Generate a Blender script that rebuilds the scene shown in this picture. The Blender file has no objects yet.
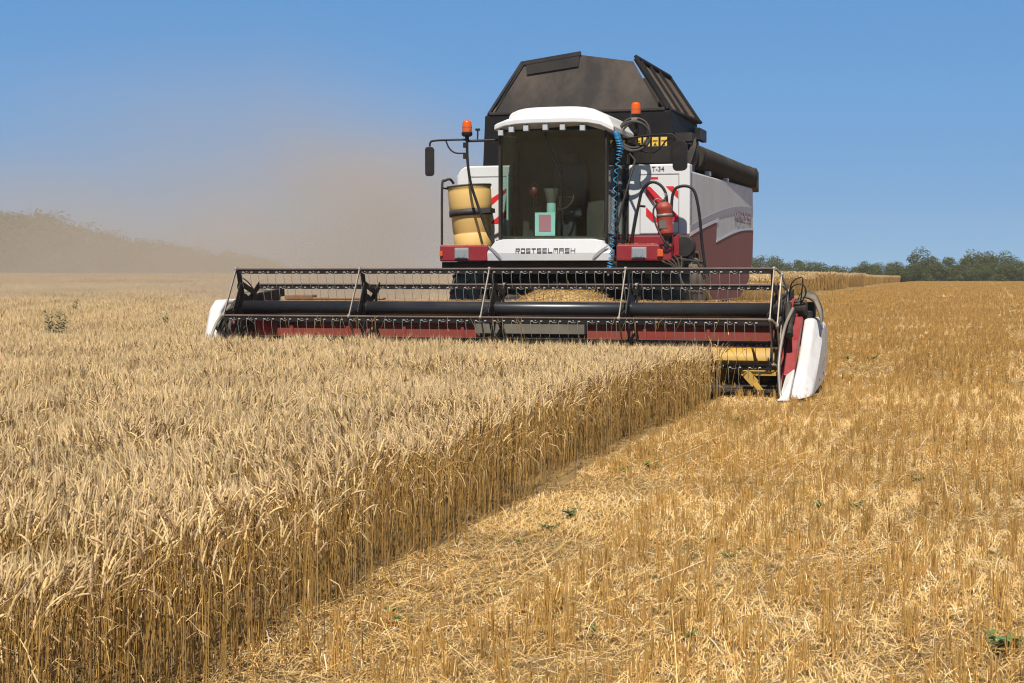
import bpy, bmesh, math, random
import numpy as np
from mathutils import Vector, Matrix, noise as mnoise

S = bpy.context.scene
C = S.collection
R = math.radians

# ------------------------------------------------------------------ camera
cam_d = bpy.data.cameras.new('camera')
cam = bpy.data.objects.new('camera', cam_d)
C.objects.link(cam)
cam.location = (0, 0, 1.6)
cam.rotation_euler = (R(90) - math.atan(66.5 / 1600), 0, 0)
cam_d.sensor_width = 36.0
cam_d.lens = 36.0 * 1600 / 1024
cam_d.clip_start = 0.1
cam_d.clip_end = 9000
S.camera = cam

# ------------------------------------------------------------------ sky, sun, exposure
SUN_EL, SUN_AZ = R(57), R(186)          # azimuth clockwise from +Y (camera looks along +Y)
w = bpy.data.worlds.new('World')
S.world = w
w.use_nodes = True
nt = w.node_tree
bg = nt.nodes['Background']
sky = nt.nodes.new('ShaderNodeTexSky')
sky.sky_type = 'NISHITA'
sky.sun_disc = False
sky.sun_elevation = SUN_EL
sky.sun_rotation = SUN_AZ
sky.altitude = 100
sky.air_density = 1.0
sky.dust_density = 0.0
sky.ozone_density = 4.0
# a clear, deep summer sky: the look-up starts a little above the horizon band and the low sky is evened out
wn, wl = nt.nodes, nt.links.new
wtc = wn.new('ShaderNodeTexCoord'); wsp = wn.new('ShaderNodeSeparateXYZ'); wl(wtc.outputs['Generated'], wsp.inputs[0])
wz = wn.new('ShaderNodeMath'); wz.operation = 'MULTIPLY_ADD'; wl(wsp.outputs['Z'], wz.inputs[0]); wz.inputs[1].default_value = 2.4; wz.inputs[2].default_value = 0.115
wcb = wn.new('ShaderNodeCombineXYZ'); wl(wsp.outputs['X'], wcb.inputs[0]); wl(wsp.outputs['Y'], wcb.inputs[1]); wl(wz.outputs[0], wcb.inputs[2])
wnm = wn.new('ShaderNodeVectorMath'); wnm.operation = 'NORMALIZE'; wl(wcb.outputs[0], wnm.inputs[0]); wl(wnm.outputs[0], sky.inputs[0])
wrp = wn.new('ShaderNodeValToRGB'); wl(wsp.outputs['Z'], wrp.inputs[0])
ce = wrp.color_ramp.elements
ce[0].position = 0.0; ce[0].color = (0.30, 0.31, 0.315, 1)
ce[1].position = 1.0; ce[1].color = (0.13, 0.13, 0.13, 1)
for pos, val in ((0.05, 0.40), (0.11, 0.55), (0.17, 0.645), (0.24, 0.48), (0.4, 0.2), (0.7, 0.13)):
    k_ = min(1, pos / 0.15)
    e_ = ce.new(pos); e_.color = (val * (1 - 0.27 * k_), val * (1 - 0.04 * k_) * 1.03, val * 1.01, 1)
wmx = wn.new('ShaderNodeMix'); wmx.data_type = 'RGBA'; wmx.blend_type = 'MULTIPLY'; wmx.inputs[0].default_value = 1
wl(sky.outputs[0], wmx.inputs[6]); wl(wrp.outputs[0], wmx.inputs[7]); wl(wmx.outputs[2], bg.inputs[0])
bg.inputs[1].default_value = 0.24

sd = bpy.data.lights.new('sun', 'SUN')
sd.energy = 5.0
sd.angle = R(0.53)
sd.color = (1.0, 0.95, 0.87)
sun = bpy.data.objects.new('sun', sd)
C.objects.link(sun)
sdir = Vector((math.sin(SUN_AZ) * math.cos(SUN_EL), math.cos(SUN_AZ) * math.cos(SUN_EL), math.sin(SUN_EL)))
sun.rotation_euler = sdir.to_track_quat('Z', 'Y').to_euler()
sun.location = (-20, -40, 60)

S.view_settings.view_transform = 'Standard'
S.view_settings.look = 'None'
S.view_settings.gamma = 1
S.view_settings.exposure = 0.32
S.view_settings.use_curve_mapping = False
cy = S.cycles
cy.max_bounces = 7
cy.diffuse_bounces = 2
cy.glossy_bounces = 3
cy.transmission_bounces = 4
cy.transparent_max_bounces = 12
cy.volume_bounces = 1
cy.pixel_filter_type = 'BLACKMAN_HARRIS'
cy.filter_width = 1.15
cy.use_denoising = True
cy.denoiser = 'OPENIMAGEDENOISE'
cy.denoising_input_passes = 'RGB_ALBEDO_NORMAL'
cy.denoising_prefilter = 'ACCURATE'
cy.sample_clamp_indirect = 6
cy.caustics_reflective = False
cy.caustics_refractive = False

# ------------------------------------------------------------------ helpers
def tag(o, label=None, cat=None, group=None, kind=None):
    if label: o['label'] = label
    if cat: o['category'] = cat
    if group: o['group'] = group
    if kind: o['kind'] = kind
    return o

def empty(name, loc=(0, 0, 0), rz=0):
    o = bpy.data.objects.new(name, None)
    o.empty_display_size = 0.2
    C.objects.link(o)
    o.location = loc
    o.rotation_euler = (0, 0, rz)
    return o

class MB:
    """collects simple shapes for ONE mesh object"""
    def __init__(s):
        s.v = []; s.f = []; s.sm = []; s.mi = []
    def add(s, vs, fs, smooth=False, mi=0):
        n = len(s.v)
        s.v.extend([tuple(p) for p in vs])
        for f in fs:
            s.f.append([i + n for i in f]); s.sm.append(smooth); s.mi.append(mi)
    def box(s, x0, x1, y0, y1, z0, z1, mi=0):
        vs = [(x, y, z) for x in (x0, x1) for y in (y0, y1) for z in (z0, z1)]
        s.add(vs, [(0, 1, 3, 2), (4, 6, 7, 5), (0, 4, 5, 1), (2, 3, 7, 6), (0, 2, 6, 4), (1, 5, 7, 3)], False, mi)
    def hexa(s, b, t, mi=0):
        """bottom ring and top ring of n points each"""
        n = len(b)
        s.add(list(b) + list(t), [list(range(n))[::-1], list(range(n, 2 * n))] +
              [(i, (i + 1) % n, n + (i + 1) % n, n + i) for i in range(n)], False, mi)
    def prism(s, poly, axis, a, b, mi=0):
        """poly: 2D points. axis 'x': (y,z) extruded in x; 'y': (x,z) in y; 'z': (x,y) in z"""
        if axis == 'x': p0 = [(a, p, q) for p, q in poly]; p1 = [(b, p, q) for p, q in poly]
        elif axis == 'y': p0 = [(p, a, q) for p, q in poly]; p1 = [(p, b, q) for p, q in poly]
        else: p0 = [(p, q, a) for p, q in poly]; p1 = [(p, q, b) for p, q in poly]
        s.hexa(p0, p1, mi)
    def tube(s, pts, r, n=8, mi=0, cap=True):
        pts = [Vector(p) for p in pts]
        rs = r if isinstance(r, (list, tuple)) else [r] * len(pts)
        rings = []
        up = None
        for i, p in enumerate(pts):
            d = (pts[min(i + 1, len(pts) - 1)] - pts[max(i - 1, 0)])
            if d.length < 1e-9: d = Vector((0, 0, 1))
            d.normalize()
            if up is None:
                up = d.orthogonal().normalized()
            else:
                up = (up - d * up.dot(d))
                if up.length < 1e-6: up = d.orthogonal()
                up.normalize()
            sd_ = d.cross(up)
            rings.append([p + (up * math.cos(2 * math.pi * k / n) + sd_ * math.sin(2 * math.pi * k / n)) * rs[i] for k in range(n)])
        vs = [q for rg in rings for q in rg]
        fs = [(i * n + k, i * n + (k + 1) % n, (i + 1) * n + (k + 1) % n, (i + 1) * n + k) for i in range(len(pts) - 1) for k in range(n)]
        s.add(vs, fs, True, mi)
        if cap:
            s.add(rings[0], [list(range(n))[::-1]], False, mi)
            s.add(rings[-1], [list(range(n))], False, mi)
    def bar(s, p, q, wd, th, nrm=(1, 0, 0), mi=0):
        """flat bar from p to q; th along nrm, wd across"""
        p, q = Vector(p), Vector(q)
        d = (q - p).normalized(); nn = Vector(nrm); nn = (nn - d * nn.dot(d)).normalized(); c = d.cross(nn)
        a = [p + c * sx * wd / 2 + nn * sy * th / 2 for sx, sy in ((-1, -1), (1, -1), (1, 1), (-1, 1))]
        b = [x + (q - p) for x in a]
        s.hexa(a, b, mi)
    def lathe(s, prof, c=(0, 0, 0), n=24, axis='z', mi=0):
        """prof: (radius, height)"""
        def P(r, h, a):
            x, y = r * math.cos(a), r * math.sin(a)
            if axis == 'z': return (c[0] + x, c[1] + y, c[2] + h)
            if axis == 'x': return (c[0] + h, c[1] + x, c[2] + y)
            return (c[0] + x, c[1] + h, c[2] + y)
        vs = [P(r, h, 2 * math.pi * k / n) for r, h in prof for k in range(n)]
        m = len(prof)
        fs = [(i * n + k, i * n + (k + 1) % n, (i + 1) * n + (k + 1) % n, (i + 1) * n + k) for i in range(m - 1) for k in range(n)]
        s.add(vs, fs, True, mi)
        s.add([P(prof[0][0], prof[0][1], 2 * math.pi * k / n) for k in range(n)], [list(range(n))[::-1]], False, mi)
        s.add([P(prof[-1][0], prof[-1][1], 2 * math.pi * k / n) for k in range(n)], [list(range(n))], False, mi)
    def build(s, name, mats, parent=None, bevel=0, label=None, seg=2):
        me = bpy.data.meshes.new(name)
        me.from_pydata(s.v, [], s.f)
        me.polygons.foreach_set('use_smooth', s.sm)
        me.polygons.foreach_set('material_index', s.mi)
        for m in (mats if isinstance(mats, (list, tuple)) else [mats]):
            me.materials.append(m)
        bm = bmesh.new(); bm.from_mesh(me)
        bmesh.ops.recalc_face_normals(bm, faces=bm.faces)
        bm.to_mesh(me); bm.free()
        o = bpy.data.objects.new(name, me)
        C.objects.link(o)
        if parent: o.parent = parent
        if bevel:
            b = o.modifiers.new('bevel', 'BEVEL'); b.width = bevel; b.segments = seg; b.limit_method = 'ANGLE'; b.angle_limit = R(35)
            b.harden_normals = False
        if label: o['label'] = label
        return o

def smooth_path(pts, n=8):
    """Catmull-Rom through pts"""
    pts = [Vector(p) for p in pts]
    P = [pts[0] * 2 - pts[1]] + pts + [pts[-1] * 2 - pts[-2]]
    out = []
    for i in range(1, len(P) - 2):
        for k in range(n):
            t = k / n
            a, b, c_, d = P[i - 1], P[i], P[i + 1], P[i + 2]
            out.append(0.5 * ((2 * b) + (c_ - a) * t + (2 * a - 5 * b + 4 * c_ - d) * t * t + (-a + 3 * b - 3 * c_ + d) * t ** 3))
    out.append(pts[-1])
    return out

# ------------------------------------------------------------------ materials
DUST = (0.36, 0.27, 0.17)
def mat_new(name):
    m = bpy.data.materials.new(name); m.use_nodes = True
    t = m.node_tree; p = t.nodes['Principled BSDF']
    return m, t, p
def paint(name, col, rough=0.4, dust=0.25, metal=0.0, scale=3.0, dustcol=DUST, spec=0.5, streak=1.0, bump=0.0):
    """paint with patchy dust lying on it; more dust where faces look up"""
    m, t, p = mat_new(name)
    N = t.nodes; Lk = t.links.new
    tc = N.new('ShaderNodeTexCoord')
    mp = N.new('ShaderNodeMapping'); mp.inputs['Scale'].default_value = (1, 1, 1 / streak)
    Lk(tc.outputs['Object'], mp.inputs[0])
    n1 = N.new('ShaderNodeTexNoise'); n1.inputs['Scale'].default_value = scale; n1.inputs['Detail'].default_value = 7; n1.inputs['Roughness'].default_value = 0.65
    Lk(mp.outputs[0], n1.inputs['Vector'])
    cr = N.new('ShaderNodeMapRange'); cr.inputs[1].default_value = 0.38; cr.inputs[2].default_value = 0.72; cr.inputs[3].default_value = 0; cr.inputs[4].default_value = 1
    Lk(n1.outputs['Fac'], cr.inputs[0])
    g = N.new('ShaderNodeNewGeometry'); sx = N.new('ShaderNodeSeparateXYZ'); Lk(g.outputs['Normal'], sx.inputs[0])
    up = N.new('ShaderNodeMapRange'); up.inputs[1].default_value = 0.1; up.inputs[2].default_value = 0.9; up.inputs[3].default_value = 0.45; up.inputs[4].default_value = 1.3
    Lk(sx.outputs['Z'], up.inputs[0])
    mu = N.new('ShaderNodeMath'); mu.operation = 'MULTIPLY'; Lk(cr.outputs[0], mu.inputs[0]); Lk(up.outputs[0], mu.inputs[1])
    m2 = N.new('ShaderNodeMath'); m2.operation = 'MULTIPLY_ADD'; m2.use_clamp = True
    Lk(mu.outputs[0], m2.inputs[0]); m2.inputs[1].default_value = dust * 1.4; m2.inputs[2].default_value = dust * 0.12
    mx = N.new('ShaderNodeMix'); mx.data_type = 'RGBA'
    mx.inputs[6].default_value = (*col, 1); mx.inputs[7].default_value = (*dustcol, 1)
    Lk(m2.outputs[0], mx.inputs[0]); Lk(mx.outputs[2], p.inputs['Base Color'])
    rr = N.new('ShaderNodeMath'); rr.operation = 'MULTIPLY_ADD'; rr.use_clamp = True
    Lk(m2.outputs[0], rr.inputs[0]); rr.inputs[1].default_value = 0.6; rr.inputs[2].default_value = rough
    Lk(rr.outputs[0], p.inputs['Roughness'])
    p.inputs['Metallic'].default_value = metal
    p.inputs['Specular IOR Level'].default_value = spec
    if bump:
        b = N.new('ShaderNodeBump'); b.inputs['Strength'].default_value = bump; b.inputs['Distance'].default_value = 0.01
        Lk(n1.outputs['Fac'], b.inputs['Height']); Lk(b.outputs[0], p.inputs['Normal'])
    return m
def plain(name, col, rough=0.5, metal=0.0, emit=None):
    m, t, p = mat_new(name)
    p.inputs['Base Color'].default_value = (*col, 1); p.inputs['Roughness'].default_value = rough; p.inputs['Metallic'].default_value = metal
    return m
def glass(name, tint, rough=0.02, fac=1.0):
    m = bpy.data.materials.new(name); m.use_nodes = True
    t = m.node_tree; N = t.nodes; N.clear(); Lk = t.links.new
    o = N.new('ShaderNodeOutputMaterial'); tr = N.new('ShaderNodeBsdfTransparent'); tr.inputs[0].default_value = (*tint, 1)
    gl = N.new('ShaderNodeBsdfGlossy'); gl.inputs['Roughness'].default_value = rough
    lw = N.new('ShaderNodeLayerWeight'); lw.inputs[0].default_value = 0.5; pw = N.new('ShaderNodeMath'); pw.operation = 'POWER'; pw.inputs[1].default_value = 3.0; Lk(lw.outputs['Facing'], pw.inputs[0])
    fr = N.new('ShaderNodeMath'); fr.operation = 'MULTIPLY_ADD'; fr.inputs[1].default_value = 0.45; fr.inputs[2].default_value = 0.03; Lk(pw.outputs[0], fr.inputs[0])
    df = N.new('ShaderNodeBsdfDiffuse'); df.inputs[0].default_value = (0.4, 0.33, 0.24, 1)
    tc = N.new('ShaderNodeTexCoord'); nz = N.new('ShaderNodeTexNoise'); nz.inputs['Scale'].default_value = 2.5; nz.inputs['Detail'].default_value = 6
    Lk(tc.outputs['Object'], nz.inputs['Vector'])
    mr = N.new('ShaderNodeMapRange'); mr.inputs[1].default_value = 0.4; mr.inputs[2].default_value = 0.8; mr.inputs[3].default_value = 0.0; mr.inputs[4].default_value = 0.008
    Lk(nz.outputs['Fac'], mr.inputs[0])
    a = N.new('ShaderNodeMixShader'); b = N.new('ShaderNodeMixShader')
    Lk(fr.outputs[0], a.inputs[0]); Lk(tr.outputs[0], a.inputs[1]); Lk(gl.outputs[0], a.inputs[2])
    Lk(mr.outputs[0], b.inputs[0]); Lk(a.outputs[0], b.inputs[1]); Lk(df.outputs[0], b.inputs[2])
    Lk(b.outputs[0], o.inputs[0])
    return m
M = {}
M['white'] = paint('white_paint', (0.67, 0.665, 0.65), 0.35, 0.2, scale=4, streak=3, dustcol=(0.46, 0.38, 0.29))
M['side_white'] = paint('dusty_white_paint', (0.62, 0.605, 0.585), 0.45, 0.34, streak=5, dustcol=(0.33, 0.27, 0.21))
M['divider'] = paint('divider_white_paint', (0.66, 0.65, 0.64), 0.4, 0.3, streak=3, scale=5, dustcol=(0.42, 0.33, 0.24))
M['red'] = paint('red_paint', (0.25, 0.010, 0.016), 0.35, 0.2, dustcol=(0.25, 0.13, 0.09))
M['bright_red'] = paint('bright_red_paint', (0.62, 0.012, 0.02), 0.4, 0.08)
M['wall_shade'] = paint('wall_shade_black', (0.012, 0.011, 0.011), 0.9, 0.02, spec=0.1)  # near-black colour paints in the shade of beam and tube on the wall
M['flap'] = paint('flap_steel', (0.06, 0.05, 0.042), 0.8, 0.5, spec=0.15, scale=1.5, streak=3, dustcol=(0.22, 0.16, 0.11))
M['header_red'] = paint('dusty_red_paint', (0.24, 0.015, 0.010), 0.5, 0.75, scale=0.8, dustcol=(0.20, 0.11, 0.065))
M['side_red'] = paint('dusty_maroon_paint', (0.23, 0.05, 0.042), 0.6, 0.75, scale=1.8, streak=4, dustcol=(0.27, 0.18, 0.14))
M['black'] = paint('black_paint', (0.009, 0.009, 0.010), 0.5, 0.08, spec=0.25)
M['dark'] = paint('dark_steel', (0.013, 0.013, 0.014), 0.6, 0.14, spec=0.25)
M['tank'] = paint('charcoal_paint', (0.009, 0.009, 0.011), 0.6, 0.04, scale=1.5, spec=0.12)
M['hopper'] = paint('dusty_charcoal_steel', (0.030, 0.028, 0.027), 0.85, 0.45, scale=2.0, streak=7, dustcol=(0.13, 0.10, 0.078), spec=0.12)
M['rubber'] = paint('rubber', (0.018, 0.018, 0.018), 0.6, 0.15)
M['tyre'] = paint('dusty_tyre', (0.035, 0.033, 0.03), 0.85, 0.9, scale=2.5)
M['tube'] = paint('reel_tube_paint', (0.016, 0.018, 0.022), 0.3, 0.05, scale=1.5)
M['steel'] = paint('worn_steel', (0.26, 0.235, 0.20), 0.45, 0.4, metal=0.35)
M['wire'] = paint('tine_wire', (0.30, 0.285, 0.26), 0.45, 0.2, metal=0.3)
M['barrod'] = paint('dusty_brown_tube', (0.085, 0.055, 0.045), 0.6, 0.4, dustcol=(0.24, 0.17, 0.12))
M['yellow'] = paint('yellow_paint', (0.50, 0.29, 0.03), 0.45, 0.4, scale=5)
M['barrel'] = paint('yellow_plastic', (0.74, 0.47, 0.15), 0.45, 0.2, scale=2, dustcol=(0.5, 0.36, 0.2))
M['grey'] = paint('grey_plastic', (0.30, 0.29, 0.28), 0.5, 0.2)
M['cover'] = paint('grey_green_cover', (0.10, 0.10, 0.085), 0.6, 0.4)
M['silver'] = plain('reflector_silver', (0.62, 0.61, 0.58), 0.3, 0.35)
M['clear'] = glass('lamp_lens', (0.9, 0.9, 0.9), 0.08)
M['glass'] = glass('cab_glass', (0.86, 0.92, 0.89))
M['orange'] = plain('amber_lens', (0.62, 0.10, 0.008), 0.12)
M['blue'] = plain('blue_hose', (0.03, 0.25, 0.48), 0.25)
M['ext'] = paint('extinguisher_red', (0.30, 0.022, 0.014), 0.4, 0.45, scale=8, dustcol=(0.28, 0.14, 0.08))
M['sticker'] = plain('sticker_yellow', (0.75, 0.47, 0.06), 0.5)
M['ink'] = plain('dark_ink', (0.04, 0.04, 0.045), 0.5)
M['ink_red'] = plain('maroon_ink', (0.24, 0.13, 0.15), 0.5)
M['pinkcard'] = plain('pink_card', (0.62, 0.22, 0.28), 0.6)
M['mintcard'] = plain('mint_card', (0.42, 0.75, 0.70), 0.6)
M['mint'] = plain('mint_plastic', (0.35, 0.6, 0.5), 0.35)
M['seat'] = plain('seat_fabric', (0.04, 0.04, 0.045), 0.8)
M['interior'] = paint('cab_lining', (0.035, 0.034, 0.03), 0.8, 0.12)
M['beige'] = paint('dusty_beam', (0.20, 0.095, 0.04), 0.7, 0.6, scale=5, dustcol=(0.34, 0.24, 0.14))
M['swoosh'] = paint('grey_stripe', (0.36, 0.34, 0.36), 0.45, 0.25, streak=3)

def lettering(name, text, mat, parent, size, sx=1.0, loc=(0, 0, 0), face='y', extr=0.002, align='CENTER'):
    cu = bpy.data.curves.new(name, 'FONT'); cu.body = text; cu.size = size; cu.extrude = extr; cu.align_x = align; cu.align_y = 'CENTER'
    tmp = bpy.data.objects.new(name + '_tmp', cu); C.objects.link(tmp)
    bpy.context.view_layer.update()
    me = bpy.data.meshes.new_from_object(tmp.evaluated_get(bpy.context.evaluated_depsgraph_get()))
    bpy.data.objects.remove(tmp)
    for v in me.vertices:
        x, y, z = v.co
        v.co = (x * sx, -z, y) if face == 'y' else (z, x * sx, y)
    me.materials.clear(); me.materials.append(mat)
    o = bpy.data.objects.new(name, me); C.objects.link(o); o.parent = parent; o.location = loc
    return o

# ------------------------------------------------------------------ terrain
TH = R(16.5)                                # heading of the machine and of the crop rows
OX, OY = -0.1965, 19.3685
cT, sT = math.cos(TH), math.sin(TH)
def to_world(u, v): return OX + u * cT + v * sT, OY - u * sT + v * cT
def to_local(x, y): return (x - OX) * cT - (y - OY) * sT, (x - OX) * sT + (y - OY) * cT
def sstep(a, b, t):
    t = np.clip((t - a) / (b - a), 0, 1); return t * t * (3 - 2 * t)
def ground_z(x, y):
    x = np.asarray(x, float); y = np.asarray(y, float)
    yy = np.maximum(y, -30)
    crest = 1.08 - 0.22 * sstep(-20, 30, x)
    lin = 0.0095 * np.minimum(yy, 75)
    a = lin + (crest - 0.7125) * sstep(60, 150, yy)
    down = -4.5 * sstep(155, 420, yy) - 9.0 * np.clip((yy - 420) / 2600, 0, 1)
    return a + down + 0.012 * np.sin(x * 0.9 + y * 0.4) * np.sin(y * 0.7 - x * 0.3) * (yy < 150)
def gz(x, y): return float(ground_z(x, y))

def sheet(name, xs, ys, mat, kind, dz=0.0):
    X, Y = np.meshgrid(xs, ys)
    Z = ground_z(X, Y) + dz
    n, m_ = len(xs), len(ys)
    me = bpy.data.meshes.new(name)
    vs = np.stack([X, Y, Z], -1).reshape(-1, 3)
    idx = np.arange(n * m_).reshape(m_, n)
    fs = np.stack([idx[:-1, :-1], idx[:-1, 1:], idx[1:, 1:], idx[1:, :-1]], -1).reshape(-1, 4)
    me.from_pydata(vs.tolist(), [], fs.tolist())
    me.polygons.foreach_set('use_smooth', [True] * len(fs))
    me.materials.append(mat)
    o = bpy.data.objects.new(name, me); C.objects.link(o); tag(o, kind=kind)
    return o
# ground material: straw-strewn stubble soil
m, t, p = mat_new('stubble_soil')
N = t.nodes; Lk = t.links.new
tc = N.new('ShaderNodeTexCoord')
n1 = N.new('ShaderNodeTexNoise'); n1.inputs['Scale'].default_value = 9; n1.inputs['Detail'].default_value = 9; n1.inputs['Roughness'].default_value = 0.75
n2 = N.new('ShaderNodeTexNoise'); n2.inputs['Scale'].default_value = 0.25; n2.inputs['Detail'].default_value = 5
mp = N.new('ShaderNodeMapping'); mp.inputs['Rotation'].default_value = (0, 0, -TH); mp.vector_type = 'TEXTURE'
mp2 = N.new('ShaderNodeMapping'); mp2.inputs['Scale'].default_value = (1.2, 0.06, 1)
Lk(tc.outputs['Object'], mp.inputs[0]); Lk(mp.outputs[0], mp2.inputs[0])
n3 = N.new('ShaderNodeTexNoise'); n3.inputs['Scale'].default_value = 1.0; n3.inputs['Detail'].default_value = 4
Lk(tc.outputs['Object'], n1.inputs[0]); Lk(tc.outputs['Object'], n2.inputs[0]); Lk(mp2.outputs[0], n3.inputs[0])
r1 = N.new('ShaderNodeValToRGB')
r1.color_ramp.elements[0].position = 0.30; r1.color_ramp.elements[0].color = (0.11, 0.066, 0.023, 1)
r1.color_ramp.elements[1].position = 0.62; r1.color_ramp.elements[1].color = (0.38, 0.24, 0.083, 1)
Lk(n1.outputs['Fac'], r1.inputs[0])
ad = N.new('ShaderNodeMath'); ad.operation = 'ADD'; Lk(n2.outputs['Fac'], ad.inputs[0]); Lk(n3.outputs['Fac'], ad.inputs[1])
mr = N.new('ShaderNodeMapRange'); mr.inputs[1].default_value = 0.7; mr.inputs[2].default_value = 1.3; mr.inputs[3].default_value = 0.72; mr.inputs[4].default_value = 1.15
Lk(ad.outputs[0], mr.inputs[0])
mm = N.new('ShaderNodeMix'); mm.data_type = 'RGBA'; mm.blend_type = 'MULTIPLY'; mm.inputs[0].default_value = 1
Lk(r1.outputs[0], mm.inputs[6]); Lk(mr.outputs[0], mm.inputs[7]); Lk(mm.outputs[2], p.inputs['Base Color'])
p.inputs['Roughness'].default_value = 0.9
b = N.new('ShaderNodeBump'); b.inputs['Strength'].default_value = 0.9; b.inputs['Distance'].default_value = 0.05
Lk(n1.outputs['Fac'], b.inputs['Height']); Lk(b.outputs[0], p.inputs['Normal'])
M['soil'] = m
xs = np.concatenate([[-4000, -2000, -900, -400, -200], np.arange(-120, 121, 2.0), [200, 400, 900, 2000, 4000]])
ys = np.concatenate([[-60, -20], np.arange(-6, 180, 2.0), np.arange(180, 460, 10.0), [600, 900, 1500, 3000, 6000]])
sheet('ground', xs, ys, M['soil'], 'structure')
# blocky stencil letters: strokes on a 2 x 2 cell grid, x 0..1, z 0..1
STROKES = {'R': ['t', 'l', 'm', 'ru', 'd'], 'O': ['t', 'l', 'b', 'r'], 'S': ['t', 'lu', 'm', 'rl', 'b'], 'T': ['t', 'c'], 'E': ['t', 'l', 'm', 'b'],
           'L': ['l', 'b'], 'M': ['l', 'r', 't', 'cu'], 'A': ['t', 'l', 'r', 'm'], 'H': ['l', 'r', 'm']}
def block_word(name, text, mat, parent, x0, x1, z0, h):
    m_ = MB(); n = len(text); pitch = (x1 - x0) / n; wd = pitch * 0.78; hs, vs_ = h * 0.19, wd * 0.15
    box = {'t': (0, wd, h - hs, h), 'b': (0, wd, 0, hs), 'm': (0, wd, h * .42, h * .42 + hs * .6), 'l': (0, vs_, 0, h), 'r': (wd - vs_, wd, 0, h), 'lu': (0, vs_, h * .45, h),
           'rl': (wd - vs_, wd, 0, h * .5), 'ru': (wd - vs_, wd, h * .45, h), 'c': (wd / 2 - vs_ / 2, wd / 2 + vs_ / 2, 0, h), 'cu': (wd / 2 - vs_ / 2, wd / 2 + vs_ / 2, h * .3, h), 'd': (wd * .6, wd * .6 + vs_, 0, h * .42)}
    for i, chh in enumerate(text):
        ox = x0 + i * pitch
        for j, k in enumerate(STROKES[chh]):
            a, b_, c_, d = box[k]; m_.box(ox + a, ox + b_, -0.002 - j * 0.0003, 0.002, z0 + c_, z0 + d)
    return m_.build(name, mat, parent)

# ================================================================== THE COMBINE HARVESTER
# local axes: x = across (picture right), y = backwards along the machine, z = up from the stubble
OZ = gz(OX, OY)
combine = empty('combine_harvester', (OX, OY, OZ), -TH)
tag(combine, 'white, red and black combine harvester with a wide black reel header cutting the wheat', 'combine harvester')
UC = 0.12                                   # centre line of the body

# ---------------------------------------------------------------- header
hd = MB()
# back wall: two plates either side of the feeder mouth, plus lintel
hd.box(-3.42, -0.62, 1.15, 1.19, 0.12, 0.77)
hd.box(0.86, 3.42, 1.15, 1.19, 0.12, 0.77)
hd.box(-0.62, 0.86, 1.15, 1.19, 0.745, 0.77)
# stiffening ribs on the wall
for x in np.arange(-3.2, 3.3, 0.8):
    if not (-0.8 < x < 1.0): hd.box(x - 0.02, x + 0.02, 1.13, 1.149, 0.3, 0.75)
header = hd.build('header', M['header_red'], combine)
uw = MB(); uw.box(-3.42, 3.42, 1.10, 1.19, 0.772, 1.02); uw.build('upper_wall', M['wall_shade'], header, 0.008)  # upper part of the back wall, its shade put into the colour
tb = MB(); tb.box(-3.42, 3.42, 1.12, 1.30, 1.022, 1.075)
tb.box(-3.1, -1.9, 1.14, 1.28, 1.078, 1.11); tb.box(-3.3, -2.9, 1.12, 1.3, 1.078, 1.145)
tb.build('top_beam', M['beige'], header, 0.012)
fl = MB(); fl.prism([(-0.28, 0.085), (0.2, 0.10), (0.55, 0.10), (1.148, 0.30), (1.148, 0.27), (0.55, 0.06), (-0.28, 0.06)], 'x', -3.40, 3.40)
fl.build('header_floor', M['dark'], header)
# knife bar with guards
kb = MB(); kb.box(-3.40, 3.40, -0.34, -0.285, 0.07, 0.10)
for x in np.arange(-3.36, 3.38, 0.0762 * 2):
    kb.hexa([(x - .012, -.34, .07), (x + .012, -.34, .07), (x + .012, -.34, .095), (x - .012, -.34, .095)],
            [(x - .003, -.46, .078), (x + .003, -.46, .078), (x + .003, -.46, .085), (x - .003, -.46, .085)])
kb.build('knife_bar', M['dark'], header)
# auger: yellow drum with two opposed flights
au = MB(); au.lathe([(0.16, -3.36), (0.16, 3.36)], (0, 0.72, 0.37), 20, 'x')
def flight(x0, x1, turns, hand):
    n = int(turns * 20); vs = []; fs = []
    for i in range(n + 1):
        tt = i / n; a = hand * 2 * math.pi * turns * tt; x = x0 + (x1 - x0) * tt
        for r in (0.155, 0.29): vs.append((x, 0.72 + r * math.cos(a), 0.37 + r * math.sin(a)))
    for i in range(n): fs.append((2 * i, 2 * i + 1, 2 * i + 3, 2 * i + 2))
    au.add(vs, fs, True)
flight(-3.36, -0.6, 5, 1); flight(3.36, 0.8, 5, -1)
for i in range(10):
    a = i * 2.2; x = -0.5 + i * 0.13
    au.tube([(x, 0.72, 0.37), (x, 0.72 + .29 * math.cos(a), 0.37 + .29 * math.sin(a))], 0.01, 6)
au.build('auger', M['yellow'], header)
# end walls
for sx, nm in ((-1, 'a'), (1, 'b')):
    ew = MB()
    ew.prism([(-0.35, 0.06), (1.30, 0.10), (1.32, 1.12), (1.0, 1.12), (0.45, 0.78), (-0.15, 0.35)], 'x', sx * 3.44, sx * 3.48)
    ew.build('end_wall', M['red'], header, 0.004)
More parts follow.
